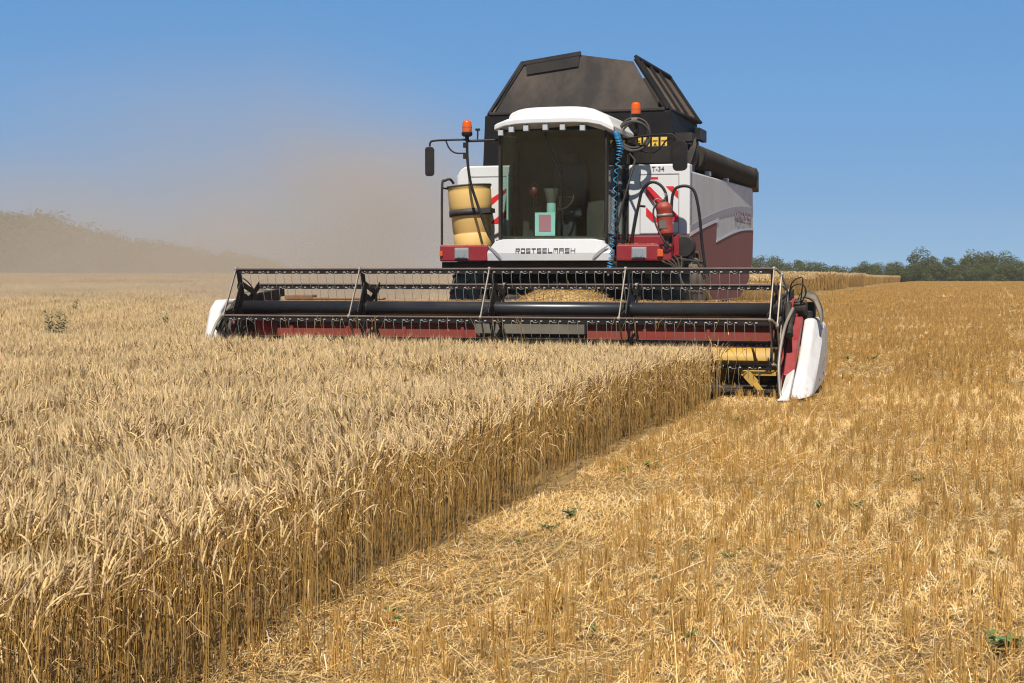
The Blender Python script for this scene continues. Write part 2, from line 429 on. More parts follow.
# crop divider fairings (white, faceted)
def fairing(sx):
    f = MB()
    X = lambda a: sx * a
    inner = [(-0.92, 0.05), (-0.55, 0.04), (0.60, 0.10), (1.10, 0.20), (1.22, 0.86), (1.0, 1.0), (0.42, 0.99), (-0.10, 0.56), (-0.62, 0.20)]
    outer = [(-0.78, 0.07), (-0.45, 0.05), (0.62, 0.13), (1.00, 0.24), (1.10, 0.76), (0.9, 0.90), (0.62, 0.90), (0.12, 0.48), (-0.45, 0.18)]
    if sx > 0:
        inner = [(p + (0.08 if q > .5 else 0), q * 0.90 if q > .3 else q) for p, q in inner]; outer = [(p + (0.08 if q > .5 else 0), q * 0.90 if q > .3 else q) for p, q in outer]
    else:
        inner = [(-0.75, 0.05), (-0.4, 0.04), (0.6, 0.1), (1.1, 0.2), (1.22, 0.9), (0.9, 1.10), (0.02, 1.09), (-0.14, 0.97), (-0.36, 0.40)]
        outer = [(-0.6, 0.07), (-0.3, 0.05), (0.6, 0.13), (1.0, 0.24), (1.1, 0.8), (0.8, 1.0), (0.16, 1.0), (0.02, 0.9), (-0.20, 0.38)]
    xa, xb, xc = (3.64, 3.75, 3.855) if sx > 0 else (3.60, 3.76, 3.85)
    a = [(X(xa), p, q) for p, q in inner]
    b = [(X(xb), p, q) for p, q in inner]
    c = [(X(xc), p * 0.97 + 0.03, q) for p, q in outer]
    n = len(a)
    f.add(a + b + c, [list(range(n))] + [list(range(2 * n, 3 * n))[::-1]] +
          [(i, (i + 1) % n, n + (i + 1) % n, n + i) for i in range(n)] +
          [(n + i, n + (i + 1) % n, 2 * n + (i + 1) % n, 2 * n + i) for i in range(n)])
    o = f.build('divider_fairing', M['divider'], header, 0.035, seg=4)
    for p_, q_ in ((0.62, 0.25), (0.62, 0.55), (0.2, 0.2)):
        bl = MB(); bl.lathe([(0.016, -0.004), (0.016, 0.004)], (X(xc + .001), p_, q_), 10, 'x'); bl.build('bolt', M['dark'], o)
    sl = MB()
    for k in range(3):
        sl.box(*sorted((X(xc - .003), X(xc + .006))), 0.45 + k * 0.13, 0.50 + k * 0.13, 0.35 + k * .04, 0.75 + k * .03)
    sl.build('vent_slot', M['grey'], o)
    n_ = MB()
    n_.hexa([(X(3.50), -.98, .03), (X(3.638), -.93, .03), (X(3.638), -.5, .05), (X(3.52), -.5, .05)],
            [(X(3.55), -.95, .06), (X(3.638), -.90, .10), (X(3.638), -.40, .36), (X(3.54), -.42, .28)])
    n_.build('divider_nose', M['divider'], header, 0.012)
    return o
fairing(1); fairing(-1)
# hood on top of the right fairing, red drive guard inside it
for sx in (1, -1):
    hoodm = MB()
    cen = smooth_path([(3.52, 1.15, 1.16), (3.62, 0.98, 1.185), (3.74, 0.75, 1.15), (3.81, 0.60, 1.05), (3.85, 0.50, 0.95), (3.86, 0.46, 0.86)], 5)
    L1 = [(sx * p.x, p.y - 0.09, p.z - 0.035) for p in cen]; L2 = [(sx * p.x, p.y + 0.10, p.z + 0.03) for p in cen]; k_ = len(cen)
    L3 = [(sx * (p.x - .022), p.y + 0.10, p.z + 0.008) for p in cen]; L4 = [(sx * (p.x - .022), p.y - 0.09, p.z - 0.057) for p in cen]
    hoodm.add(L1 + L2 + L3 + L4, [(j * k_ + i, j * k_ + i + 1, ((j + 1) % 4) * k_ + i + 1, ((j + 1) % 4) * k_ + i) for j in range(4) for i in range(k_ - 1)] + [(0, k_, 2 * k_, 3 * k_), (k_ - 1, 2 * k_ - 1, 3 * k_ - 1, 4 * k_ - 1)], True)
    mch = MB()
    mch.box(*sorted((sx * 3.49, sx * 3.72)), 0.95, 1.12, 0.55, 1.08); mch.box(*sorted((sx * 3.49, sx * 3.70)), 0.72, 0.94, 0.75, 0.98)
    mch.lathe([(0.06, -.10), (0.09, -.09), (0.09, .05), (0.05, .06)], (sx * 3.60, 0.66, 1.02), 16, 'x')
    mch.build('gearbox', M['dark'], header, 0.012)
    hood = hoodm.build('hood', M['cover'], header)
    rg = MB()
    rg.prism([(-0.42, 0.28), (-0.30, 0.24), (0.2, 0.62), (0.56, 0.87), (0.44, 0.92), (0.0, 0.66)], 'x', sx * 3.51, sx * 3.632)
    rg.box(*sorted((sx * 3.49, sx * 3.56)), 0.50, 0.80, 0.55, 0.95)
    rg.build('drive_guard', M['red'], header, 0.012)
    dm = MB()
    dm.lathe([(0.05, 0), (0.13, 0.005), (0.13, 0.05), (0.05, 0.055)], (sx * 3.50, 0.35, 0.62), 20, 'x')
    dm.lathe([(0.03, 0), (0.07, 0.005), (0.07, 0.05), (0.03, 0.055)], (sx * 3.50, 0.05, 0.40), 16, 'x')
    dm.box(*sorted((sx * 3.49, sx * 3.55)), 0.2, 0.45, 0.86, 1.02)
    dm.build('drive_gear', M['dark'], header)
    # reel lift arm and hydraulic ram
    ra = MB()
    ra.bar((sx * 3.40, 1.28, 1.18), (sx * 3.40, 0.35, 1.10), 0.11, 0.07)
    ra.bar((sx * 3.40, 0.35, 1.10), (sx * 3.40, -0.12, 0.995), 0.09, 0.07)
    ra.lathe([(0.07, -0.05), (0.07, 0.05)], (sx * 3.40, 0.0, 1.0), 16, 'x')
    ra.build('lift_arm', M['dark'], header, 0.006)
    ram = MB()
    ram.tube([(sx * 3.52, 1.05, 0.62), (sx * 3.50, 0.55, 0.95)], 0.035, 12)
    ram.tube([(sx * 3.50, 0.55, 0.95), (sx * 3.46, 0.2, 1.08)], 0.018, 10)
    ram.tube([(sx * 3.56, -0.28, 0.72), (sx * 3.50, 0.12, 1.06)], 0.045, 12)
    ram.tube([(sx * 3.54, -0.05, 0.45), (sx * 3.50, 0.25, 0.98)], 0.03, 12)
    ram.build('hydraulic_ram', M['dark'], header)
    hz = MB()
    for k in range(2):
        o_ = k * 0.05
        hz.tube(smooth_path([(sx * 3.44, 0.6 + o_, 1.10), (sx * 3.50, 0.45, 1.26 + o_), (sx * 3.62, 0.42, 1.30 + o_ * 1.5), (sx * (3.66 - o_), 0.5, 1.20), (sx * 3.58, 0.62, 1.05)], 6), 0.009, 6)
    hz.tube(smooth_path([(sx * 3.46, 0.5, 1.10), (sx * 3.52, 0.1, 0.95), (sx * 3.55, -0.1, 0.7), (sx * 3.52, 0.2, 0.45)], 6), 0.012, 6)
    hz.build('hydraulic_hose', M['rubber'], header)
    rod = MB()
    rod.tube(smooth_path([(sx * 3.56, 0.05, 1.02), (sx * 3.52, -0.42, 0.80), (sx * 3.50, -0.72, 0.45), (sx * 3.53, -0.86, 0.12), (sx * 3.56, -0.90, 0.05)], 8), 0.018, 10)
    rod.build('divider_rod', M['steel'], header)
    br = MB()
    br.bar((sx * 3.05, -0.19, 0.29), (sx * 3.17, -0.19, 0.16), 0.10, 0.02, (0, 1, 0))
    br.bar((sx * 3.16, -0.19, 0.18), (sx * 3.26, -0.23, 0.05), 0.06, 0.016, (0, 1, 0))
    br.box(*sorted((sx * 3.0, sx * 3.40)), -0.168, 0.1, 0.255, 0.30)
    br.build('skid_bracket', M['yellow'], header)
# back plate behind the feeder opening edges + braces on the rear side
bk = MB()
for x in (-3.0, -2.0, -1.1, 1.3, 2.2, 3.0):
    bk = MB(); bk.box(x - .04, x + .04, 1.192, 1.32, 0.15, 1.04); bk.build('rear_brace', M['dark'], header)

# ---------------------------------------------------------------- reel
ZA = 1.0
PINS = [(-0.165, 1.478), (0.45, 1.285), (0.40, 0.615), (-0.20, 0.385), (-0.52, 0.905)]   # A, B, D, E, C in order round the axle
rt = MB()
rt.lathe([(0.05, -3.40), (0.05, -3.345), (0.083, -3.345), (0.083, 3.345), (0.05, 3.345), (0.05, 3.40)], (0, 0, ZA), 28, 'x')
for x in np.linspace(-3.34, 3.34, 5)[1:-1]:
    rt.lathe([(0.092, -0.03), (0.092, 0.03)], (x, 0, ZA), 24, 'x')
reel = rt.build('reel', M['tube'], combine)
rng = random.Random(5)
for (v_, w_) in PINS:
    b = MB()
    b.tube([(-3.38, v_, w_), (3.38, v_, w_)], 0.014, 8, 0)
    b.box(-3.36, 3.36, v_ - .004, v_ + .018, w_ - .058, w_ - .013, 1)
    x = -3.28
    while x < 3.3:
        # double spring tine: two prongs, coils, bolt
        for dx in (0, 0.115):
            j = rng.uniform(-.004, .004)
            b.tube([(x + dx, v_ - .010, w_ - .045), (x + dx + j, v_ - .02, w_ - .10), (x + dx + j * 2, v_ + .02, w_ - .225)], 0.0032, 5, 2)
            b.lathe([(0.010, -0.013), (0.010, 0.013)], (x + dx + .016, v_ - .012, w_ - .04), 8, 'x', 2)
        b.tube([(x + .028, v_ - .012, w_ - .042), (x + .045, v_ - .014, w_ - .054), (x + .075, v_ - .014, w_ - .054), (x + .09, v_ - .012, w_ - .042)], 0.003, 5, 2)
        b.box(x + .052, x + .066, v_ - .010, v_ - .004, w_ - .038, w_ - .024, 2)
        x += 0.2275
    b.build('tine_bar', [M['barrod'], M['black'], M['wire']], reel)
for i, x in enumerate(np.linspace(-3.34, 3.34, 5)):
    sp = MB()
    sp.lathe([(0.17, -0.008), (0.17, 0.008)], (x, 0, ZA), 20, 'x')
    n = len(PINS)
    for k, (v_, w_) in enumerate(PINS):
        sp.bar((x, 0, ZA), (x, v_, w_), 0.11 - 0.03 * (k % 2), 0.012)
    # cranked inner polygon of plates
    mid = [(v_ * 0.62, ZA + (w_ - ZA) * 0.62) for v_, w_ in PINS]
    for k in range(n):
        a, c_ = mid[k], mid[(k + 1) % n]
        sp.bar((x + .013, *a), (x + .013, *c_), 0.07, 0.01)
    sp.build('reel_spider', M['black'], reel)
    xo = x - 0.028 if x < 3 else x + 0.03
    ofs = (0.0, 0.0)
    for k in range(n):
        a, c_ = PINS[k], PINS[(k + 1) % n]
        lk = MB()
        if k in (4, 3): lk.bar((xo, *a), (xo, *c_), 0.028, 0.012, mi=0)
        lk.lathe([(0.026, -0.014), (0.026, 0.014)], (xo, *a), 10, 'x', 0)
        lk.build('link_bar' if k in (4, 3) else 'pivot_pin', M['steel'], reel)
# eccentric steering ring outside the right end
ec = MB()
P2 = [(v_ + .08, w_ - .07) for v_, w_ in PINS]
for k in range(5):
    a, c_ = P2[k], P2[(k + 1) % 5]
    ec.bar((3.445, *a), (3.445, *c_), 0.034, 0.014)
    ec.tube([(3.39, *PINS[k]), (3.445, *P2[k])], 0.014, 8)
    ec.bar((3.43, 0.08, ZA - .07), (3.43, *a), 0.045, 0.012)
    ec.lathe([(0.03, -0.016), (0.03, 0.016)], (3.445, *a), 10, 'x')
ec.build('steering_ring', M['steel'], reel)

# ---------------------------------------------------------------- feeder house, chassis, axle
fh = MB()
fh.hexa([(-0.58, 1.19, 0.20), (0.82, 1.19, 0.20), (0.82, 3.4, 0.72), (-0.58, 3.4, 0.72)],
        [(-0.58, 1.19, 0.795), (0.82, 1.19, 0.795), (0.82, 3.4, 1.42), (-0.58, 3.4, 1.42)])
fh.build('feeder_house', M['dark'], combine, 0.01)
fp = MB()
fp.box(-0.60, 0.84, 1.06, 1.145, 0.66, 0.78)
for k in range(5): fp.box(-0.58, 0.82, 1.10, 1.15, 0.28 + k * .075, 0.31 + k * .075)
fp.build('feeder_slat', M['cover'], combine)
ch = MB()
ch.box(-1.25, 1.45, 3.2, 8.2, 0.85, 1.30)
ch.box(-1.5, 1.74, 2.35, 3.1, 1.50, 1.585)
ch.box(-1.2, 1.4, 3.55, 3.85, 0.65, 1.0)
for x in (-0.95, 1.2): ch.box(x - .06, x + .06, 2.5, 3.3, 0.95, 1.36)
ch.build('chassis', M['dark'], combine, 0.01)

def wheel(x, y, r, wd, rim_r, lugs):
    wm = MB()
    prof = [(rim_r, -wd / 2), (r * 0.93, -wd / 2), (r * 0.985, -wd * 0.42), (r, -wd * 0.25), (r, wd * 0.25), (r * 0.985, wd * 0.42), (r * 0.93, wd / 2), (rim_r, wd / 2)]
    wm.lathe(prof, (x, y, r - 0.03), 40, 'x')
    cz = r - 0.03
    for k in range(lugs):
        for s_ in (-1, 1):
            a0 = 2 * math.pi * (k + (0.5 if s_ > 0 else 0)) / lugs
            pr = []
            for tt in (0, 0.5, 1):
                a = a0 + tt * 0.22; xx = x + s_ * (0.02 + (wd / 2 - 0.04) * tt)
                pr.append((a, xx))
            for (a, xx), (a2, x2) in zip(pr[:-1], pr[1:]):
                b_ = []; t_ = []
                for aa, xq, da in ((a, xx, -.04), (a, xx, .04), (a2, x2, .04), (a2, x2, -.04)):
                    b_.append((xq, y + (r - .03) * math.cos(aa + da), cz + (r - .03) * math.sin(aa + da)))
                    t_.append((xq, y + (r + .035) * math.cos(aa + da), cz + (r + .035) * math.sin(aa + da)))
                wm.hexa(b_, t_)
    o = wm.build('wheel', M['tyre'], combine)
    rm = MB()
    rm.lathe([(0.05, -wd * .3), (rim_r * .5, -wd * .25), (rim_r * .9, -wd * .1), (rim_r, -wd * .48), (rim_r, wd * .48), (rim_r * .9, wd * .1), (rim_r * .5, wd * .25), (0.05, wd * .3)], (x, y, cz), 28, 'x')
    rm.build('rim', M['side_white'], o)
wheel(-1.28, 3.7, 0.86, 0.62, 0.42, 20)
wheel(1.50, 3.7, 0.86, 0.62, 0.42, 20)
wheel(-1.15, 7.4, 0.55, 0.42, 0.28, 16)
wheel(1.45, 7.4, 0.55, 0.42, 0.28, 16)

# ---------------------------------------------------------------- front platform with lamps
pl = MB()
for x0, x1 in ((-1.48, -0.80), (0.99, 1.73)):
    pl = MB(); pl.box(x0, x1, 2.20, 2.36, 1.59, 1.81); pl.build('lamp_bumper', M['red'], combine, 0.02)
for x, nm in ((-1.16, 0), (1.30, 1)):
    hl = MB()
    hl.box(x - .10, x + .10, 2.185, 2.205, 1.625, 1.775)
    h = hl.build('headlight', M['grey'], combine, 0.006)
    l2 = MB(); l2.box(x - .085, x + .085, 2.176, 2.184, 1.64, 1.76); l2.lathe([(0.02, 0.0), (0.055, -0.008)], (x, 2.176, 1.695), 16, 'y')
    l2.build('lens', M['silver'], h)
    l3 = MB(); l3.box(x - .088, x + .088, 2.160, 2.166, 1.637, 1.763); l3.build('glass', M['clear'], h)
il = MB(); il.box(1.545, 1.625, 2.172, 2.198, 1.645, 1.745); il.build('indicator_lamp', M['orange'], combine, 0.01)
il = MB(); il.box(-1.474, -1.43, 2.175, 2.198, 1.66, 1.73); il.build('indicator_lamp', M['orange'], combine, 0.008)
pd = MB()
pd.box(-1.5, 1.74, 2.365, 3.25, 1.60, 1.66)
pd.build('platform', M['dark'], combine)
# white nose band below the windscreen, gently bowed
bn = MB()
n = 14; b0 = []; t0 = []
front = []
for i in range(n + 1):
    x = -0.795 + (0.92 + 0.795) * i / n
    q = (x - UC + 0.06) / 0.86
    front.append((x, 2.20 - 0.14 * (1 - q * q)))
def topz(x):
    q = abs((x - 0.0625) / 0.8575)
    return 1.885 - 0.16 * max(0, (q - 0.80) / 0.20) ** 1.6
ring_b = [(x, y, 1.595) for x, y in front]
vs = []
for x, y in front: vs += [(x, y, 1.595), (x, y - .015, 1.70), (x, y + .01, topz(x)), (x, 2.42, topz(x)), (x, 2.42, 1.595)]
fs = []
for i in range(n):
    for k in range(5): fs.append((i * 5 + k, i * 5 + (k + 1) % 5, (i + 1) * 5 + (k + 1) % 5, (i + 1) * 5 + k))
fs += [(0, 1, 2, 3, 4), tuple(n * 5 + k for k in range(5))[::-1]]
bn.add(vs, fs)
band = bn.build('nose_band', M['white'], combine, 0.008)
def bandy(x):
    q = (x - 0.06) / 0.86
    return 2.20 - 0.14 * (1 - q * q) - 0.017
for sx in (-1, 1):
    sw = MB(); a = []; c_ = []
    for i in range(9):
        tt = i / 8
        z = 1.60 + 0.20 * tt
        off = 0.62 + 0.20 * tt ** 1.7
        wd_ = 0.055 * math.sin(math.pi * min(1, (1 - tt) * 0.9 + 0.1)) + 0.004
        x1, x2 = 0.06 + sx * off, 0.06 + sx * (off + wd_)
        a.append((x1, bandy(x1) - 0.004, z)); c_.append((x2, bandy(x2) - 0.004, z))
    m_ = len(a)
    sw.add(a + c_, [(i, i + 1, m_ + i + 1, m_ + i) for i in range(m_ - 1)])
    so = sw.build('stripe', M['grey'], band); so.modifiers.new('solid', 'SOLIDIFY').thickness = 0.004
lt = block_word('lettering', 'ROSTSELMASH', M['ink'], band, -0.36, 0.48, 1.700, 0.062)
for v in lt.data.vertices:
    z = v.co.z
    k = 0.015 * (1 - abs(z - 1.70) / 0.15) if z > 1.70 else 0.015 * (z - 1.595) / 0.105
    v.co.y += bandy(v.co.x) + 0.017 - k - 0.003
# ---------------------------------------------------------------- cab
CX = 0.10
cb = MB()
cb.box(-0.72, 0.92, 2.36, 3.34, 1.80, 1.885)            # floor
cb.box(-0.72, 0.92, 3.30, 3.36, 1.886, 3.34)            # rear wall
cb.box(-0.66, 0.86, 2.36, 2.62, 1.886, 1.93)            # dash sill
cab = cb.build('cab', M['interior'], combine)
def wsy(x, z=2.6): return 2.30 - 0.10 * (1 - ((x - CX) / 0.74) ** 2) - 0.085 * (z - 2.6)
def curved_pane(x0, x1, z0, z1, n=12, dy=0.0, th=0.008):
    m_ = MB(); a = []; b_ = []
    for i in range(n + 1):
        x = x0 + (x1 - x0) * i / n
        a.append((x, wsy(x) + dy)); b_.append((x, wsy(x) + dy + th))
    poly = a + b_[::-1]
    for i in range(n):
        q = [a[i], a[i + 1], b_[i + 1], b_[i]]
        m_.add([(p[0], p[1], z0) for p in q] + [(p[0], p[1], z1) for p in q],
               [(0, 1, 5, 4), (3, 2, 6, 7)] + ([(0, 4, 7, 3)] if i == 0 else []) + ([(1, 2, 6, 5)] if i == n - 1 else []) + [(0, 3, 2, 1), (4, 5, 6, 7)], True)
    return m_
ws = curved_pane(-0.62, 0.82, 1.90, 3.32, th=0.0)
# single skin pane
def skin(x0, x1, z0, z1, n=28):
    vs = []; fs = []
    for i in range(n + 1):
        x = x0 + (x1 - x0) * i / n
        vs += [(x, wsy(x, z0), z0), (x, wsy(x, z1), z1)]
    for i in range(n): fs.append((2 * i, 2 * i + 2, 2 * i + 3, 2 * i + 1))
    m_ = MB(); m_.add(vs, fs, False); return m_
ws = skin(-0.62, 0.82, 1.89, 3.335).build('windscreen', M['glass'], cab)
so = ws.modifiers.new('solid', 'SOLIDIFY'); so.thickness = 0.006
for bx in ((-0.655, -0.622, 2.25, 2.36), (0.822, 0.850, 2.25, 2.36), (0.875, 0.925, 3.20, 3.30), (-0.72, -0.66, 3.20, 3.30), (0.872, 0.895, 2.72, 2.75)):
    pr = MB(); pr.box(*bx, 1.886, 3.34); pr.build('cab_pillar', M['dark'], cab, 0.006)
for x0, x1 in ((0.846, 0.905), (-0.648, -0.705)):
    sg = MB()
    sg.add([(x0, 2.362, 1.89), (x1, 3.198, 1.89), (x1, 3.198, 3.335), (x0, 2.362, 3.335)], [(0, 1, 2, 3)])
    g_ = sg.build('side_window', M['glass'], cab); so = g_.modifiers.new('solid', 'SOLIDIFY'); so.thickness = 0.006
dh = MB(); dh.tube([(0.925, 2.80, 2.55), (0.945, 2.82, 2.55), (0.945, 2.98, 2.55), (0.928, 3.0, 2.55)], 0.012, 8)
dh.box(0.905, 0.93, 3.0, 3.12, 2.45, 2.58)
dh.build('door_handle', M['black'], cab)
# roof: lower brim swept down to the sides, raised crown on top
def ring(x0, x1, y0, y1, z, drop, n=10, c=0.10):
    pts = []
    for i in range(n + 1):
        tt = -1 + 2 * i / n
        x = x0 + (x1 - x0) * i / n
        y = y0 + 0.14 * abs(tt) ** 3
        pts.append((x, y, z - drop * abs(tt) ** 5 * (1.5 if tt > 0 else 0.8)))
    for i in range(n + 1):
        tt = 1 - 2 * i / n
        x = x1 + (x0 - x1) * i / n
        pts.append((x, y1, z - drop * abs(tt) ** 5 * (1.5 if tt > 0 else 0.8)))
    return pts
rf = MB()
lv = [ring(-0.66, 0.90, 2.14, 3.40, 3.40, 0.07), ring(-0.70, 0.95, 2.06, 3.50, 3.425, 0.08), ring(-0.695, 0.95, 2.06, 3.50, 3.485, 0.08),
      ring(-0.66, 0.93, 2.09, 3.48, 3.515, 0.08), ring(-0.54, 0.90, 2.17, 3.46, 3.535, 0.07), ring(-0.52, 0.85, 2.20, 3.44, 3.62, 0.07), ring(-0.50, 0.78, 2.23, 3.40, 3.645, 0.06), ring(-0.44, 0.62, 2.34, 3.3, 3.662, 0.02)]
nn = len(lv[0])
vs = [p for r_ in lv for p in r_]
fs = [list(range(nn))[::-1], list(range((len(lv) - 1) * nn, len(lv) * nn))]
for i in range(len(lv) - 1):
    fs += [(i * nn + k, i * nn + (k + 1) % nn, (i + 1) * nn + (k + 1) % nn, (i + 1) * nn + k) for k in range(nn)]
rf.add(vs, fs)
rf.build('roof', M['white'], cab, 0.014, seg=3)
hl = MB(); hl.box(-0.64, 0.85, 2.24, 3.36, 3.335, 3.399)
hl.build('headliner', M['dark'], cab)
for x, y, z in ((-0.60, 2.17, 3.318), (-0.43, 2.10, 3.352), (-0.22, 2.075, 3.362), (0.05, 2.065, 3.366), (0.285, 2.07, 3.362), (0.55, 2.10, 3.350)):
    wl = MB()
    wl.box(x - .036, x + .036, y, y + .07, z - .04, z + .036)
    wl.box(x - .008, x + .008, y + .02, y + .05, z + .03, z + .10, 1)
    wlo = wl.build('work_light', [M['grey'], M['black']], cab, 0.004)
    le = MB(); le.box(x - .031, x + .031, y - .004, y - .0005, z - .034, z + .030)
    le.build('lens', M['silver'], wlo)
wp = MB()
wp.tube([(0.02, 2.125, 3.30), (0.10, 2.145, 3.05), (0.21, 2.165, 2.80), (0.235, 2.17, 2.72)], 0.010, 6)
wp.tube([(0.05, 2.13, 3.30), (0.20, 2.15, 3.0), (0.25, 2.17, 2.72)], 0.006, 6)
wp.tube([(0.245, 2.16, 2.86), (0.245, 2.195, 2.45), (0.25, 2.225, 2.1)], 0.009, 6)
wp.lathe([(0.02, -0.012), (0.02, 0.012)], (0.235, 2.17, 2.72), 10, 'y')
wp.build('wiper', M['black'], cab)
# things inside the cab
st = MB()
st.box(-0.15, 0.37, 2.80, 3.20, 2.20, 2.34); st.box(-0.13, 0.35, 3.12, 3.25, 2.341, 2.95); st.box(0.0, 0.22, 3.14, 3.23, 2.96, 3.12); st.box(-.05, .27, 2.85, 3.15, 1.886, 2.199)
st.build('driver_seat', M['seat'], cab, 0.03)
sw = MB()
ring_ = [(0.10 + 0.19 * math.cos(a), 2.66 + 0.08 * math.sin(a), 2.46 + 0.17 * math.sin(a)) for a in np.linspace(0, 2 * math.pi, 25)]
sw.tube(ring_, 0.014, 8); sw.tube([(0.10, 2.66, 2.46), (0.10, 2.60, 1.93)], 0.03, 10)
sw.tube([ring_[0], ring_[12]], 0.012, 6); sw.tube([ring_[18], (0.10, 2.66, 2.46)], 0.012, 6)
sw.build('steering_wheel', M['black'], cab)
ir = MB(); ir.box(-0.575, -0.55, 2.36, 2.40, 2.15, 2.75); ir.build('grab_rail', M['mint'], cab, 0.008)
cn = MB(); cn.box(0.45, 0.70, 2.75, 3.2, 1.886, 2.42); cn.build('console', M['interior'], cab, 0.01)
cn = MB(); cn.box(-0.50, -0.22, 2.9, 3.2, 1.886, 2.35); cn.lathe([(0.05, 0), (0.07, 0.05), (0.06, 0.11), (0.02, 0.13)], (-0.30, 2.9, 2.56), 14); cn.box(-.33, -.27, 2.87, 2.93, 2.351, 2.57)
cn.build('joystick', M['interior'], cab, 0.01)
lv_ = MB(); lv_.lathe([(0.03, -.04), (0.06, 0.0), (0.06, 0.06), (0.02, 0.1)], (-0.26, 2.62, 2.52), 14); lv_.tube([(-0.26, 2.62, 2.49), (-0.26, 2.66, 1.93)], 0.012, 6, 1)
M['knob'] = plain('dull_red_plastic', (0.13, 0.012, 0.010), 0.5); lv_.build('control_lever', [M['knob'], M['black']], cab)

# ---------------------------------------------------------------- white front panels beside the cab
def rounded(x0, x1, z0, z1, r, corners='', n=5):
    """x-z polygon with the named top corners rounded (l / r)"""
    p = [(x0, z0), (x1, z0)]
    if 'r' in corners: p += [(x1 - r + r * math.cos(a), z1 - r + r * math.sin(a)) for a in np.linspace(0, math.pi / 2, n)]
    else: p.append((x1, z1))
    if 'l' in corners: p += [(x0 + r - r * math.sin(a), z1 - r + r * math.cos(a)) for a in np.linspace(0, math.pi / 2, n)]
    else: p.append((x0, z1))
    return p
fpn = MB()
fpn.prism(rounded(-1.52, -0.735, 1.66, 2.945, 0.16, 'l'), 'y', 3.10, 3.30)
left_panel = fpn.build('front_panel', M['white'], combine, 0.02)
fpn = MB()
fpn.prism(rounded(0.945, 1.80, 1.955, 2.925, 0.03, ''), 'y', 3.15, 3.35)
front_panel = fpn.build('front_panel', M['white'], combine, 0.02)
fr_ = MB(); fr_.box(0.945, 1.79, 3.145, 3.34, 1.665, 1.950); fr_.build('lower_panel', M['red'], combine, 0.015)
# door seams
sm = MB()
def seam(x0, x1, z0, z1, y, w_=0.012):
    sm.box(x0, x1, y - .004, y, z1 - w_, z1); sm.box(x0, x1, y - .004, y, z0, z0 + w_)
    sm.box(x0, x0 + w_, y - .004, y, z0 + w_, z1 - w_); sm.box(x1 - w_, x1, y - .004, y, z0 + w_, z1 - w_)
seam(1.105, 1.655, 1.975, 2.795, 3.149); sm.build('door_seam', M['grey'], front_panel)
sm = MB(); seam(-1.36, -0.74, 1.80, 2.80, 3.099); sm.build('door_seam', M['grey'], left_panel)
# red and white warning chevrons
hz = MB()
def chev(pts, y): hz.prism(pts, 'y', y - .003, y)
y_ = 3.1485
chev([(1.195, 2.62), (1.25, 2.62), (1.64, 2.22), (1.64, 2.13), (1.56, 2.13), (1.195, 2.50)], y_)
chev([(1.47, 2.62), (1.57, 2.62), (1.64, 2.55), (1.64, 2.45)], y_)
chev([(1.195, 2.34), (1.195, 2.22), (1.29, 2.13), (1.40, 2.13)], y_)
hz.build('warning_chevron', M['bright_red'], front_panel); hz = MB()
y_ = 3.0985
chev([(-0.74, 2.62), (-1.12, 2.30), (-1.12, 2.42), (-0.80, 2.62)], y_)
chev([(-0.74, 2.36), (-1.05, 2.13), (-0.92, 2.13), (-0.74, 2.26)], y_)
hz.build('warning_chevron', M['bright_red'], left_panel)
lettering('lettering', 'T-34', M['ink'], front_panel, 0.092, 1.0, (1.36, 3.146, 2.855))
rl = MB(); rl.box(1.26, 1.36, 3.144, 3.1485, 2.722, 2.748); rl.build('small_label', M['bright_red'], front_panel)

# ---------------------------------------------------------------- grain tank
gt = MB()
gt.hexa([(-1.30, 3.58, 2.85), (1.53, 3.60, 2.85), (1.53, 5.7, 2.85), (-1.30, 5.7, 2.85)],
        [(-1.27, 3.60, 3.70), (1.45, 3.60, 3.70), (1.45, 5.7, 3.70), (-1.27, 5.7, 3.70)])
tank = gt.build('grain_tank', M['tank'], combine, 0.015)
rbm = MB(); rbm.box(1.50, 1.58, 5.2, 5.8, 3.42, 3.60); rbm.build('tank_bracket', M['black'], tank, 0.01)
rbm = MB(); rbm.box(0.92, 1.45, 3.566, 3.578, 2.97, 3.20); rbm.box(1.17, 1.185, 3.56, 3.565, 2.97, 3.20)
rbm.build('vent_plate', M['black'], tank, 0.01)
for k in range(4):
    x = 0.945 + k * 0.122
    sk = MB(); sk.box(x, x + .09, 3.566, 3.574, 3.204, 3.33); sk.build('warning_sticker', M['sticker'], tank)
    sk = MB()
    sk.box(x + .01, x + .08, 3.562, 3.5655, 3.282, 3.286); sk.box(x + .01, x + .07, 3.562, 3.5655, 3.27, 3.274)
    sk.add([(x + .02, 3.5635, 3.212), (x + .07, 3.5635, 3.212), (x + .045, 3.5635, 3.258)], [(0, 1, 2)])
    sk.build('sticker_print', M['ink'], tank)
# opened hopper extension: front, rear, side flaps leaning in
def onfront(x, z):   # leaning front plane
    return (x, 3.66 + (z - 3.70) * 0.62, z)
hp = MB()
fp_ = [(-1.15, 3.702), (1.29, 3.702), (0.79, 4.47), (0.02, 4.60), (-0.84, 4.49)]
hp.hexa([onfront(*p) for p in fp_], [(onfront(*p)[0], onfront(*p)[1] + .03, p[1]) for p in fp_])
hopper = hp.build('hopper_front', M['hopper'], tank)
rim = MB()
def rimbar(a, b_, w_=0.075, th=0.05):
    pa, pb = Vector(onfront(*a)), Vector(onfront(*b_))
    rim.bar(pa, pb, w_, th, (0, 1, -0.6))
rimbar((-1.21, 3.71), (-0.86, 4.49)); rimbar((-0.86, 4.49), (-0.0, 4.615))
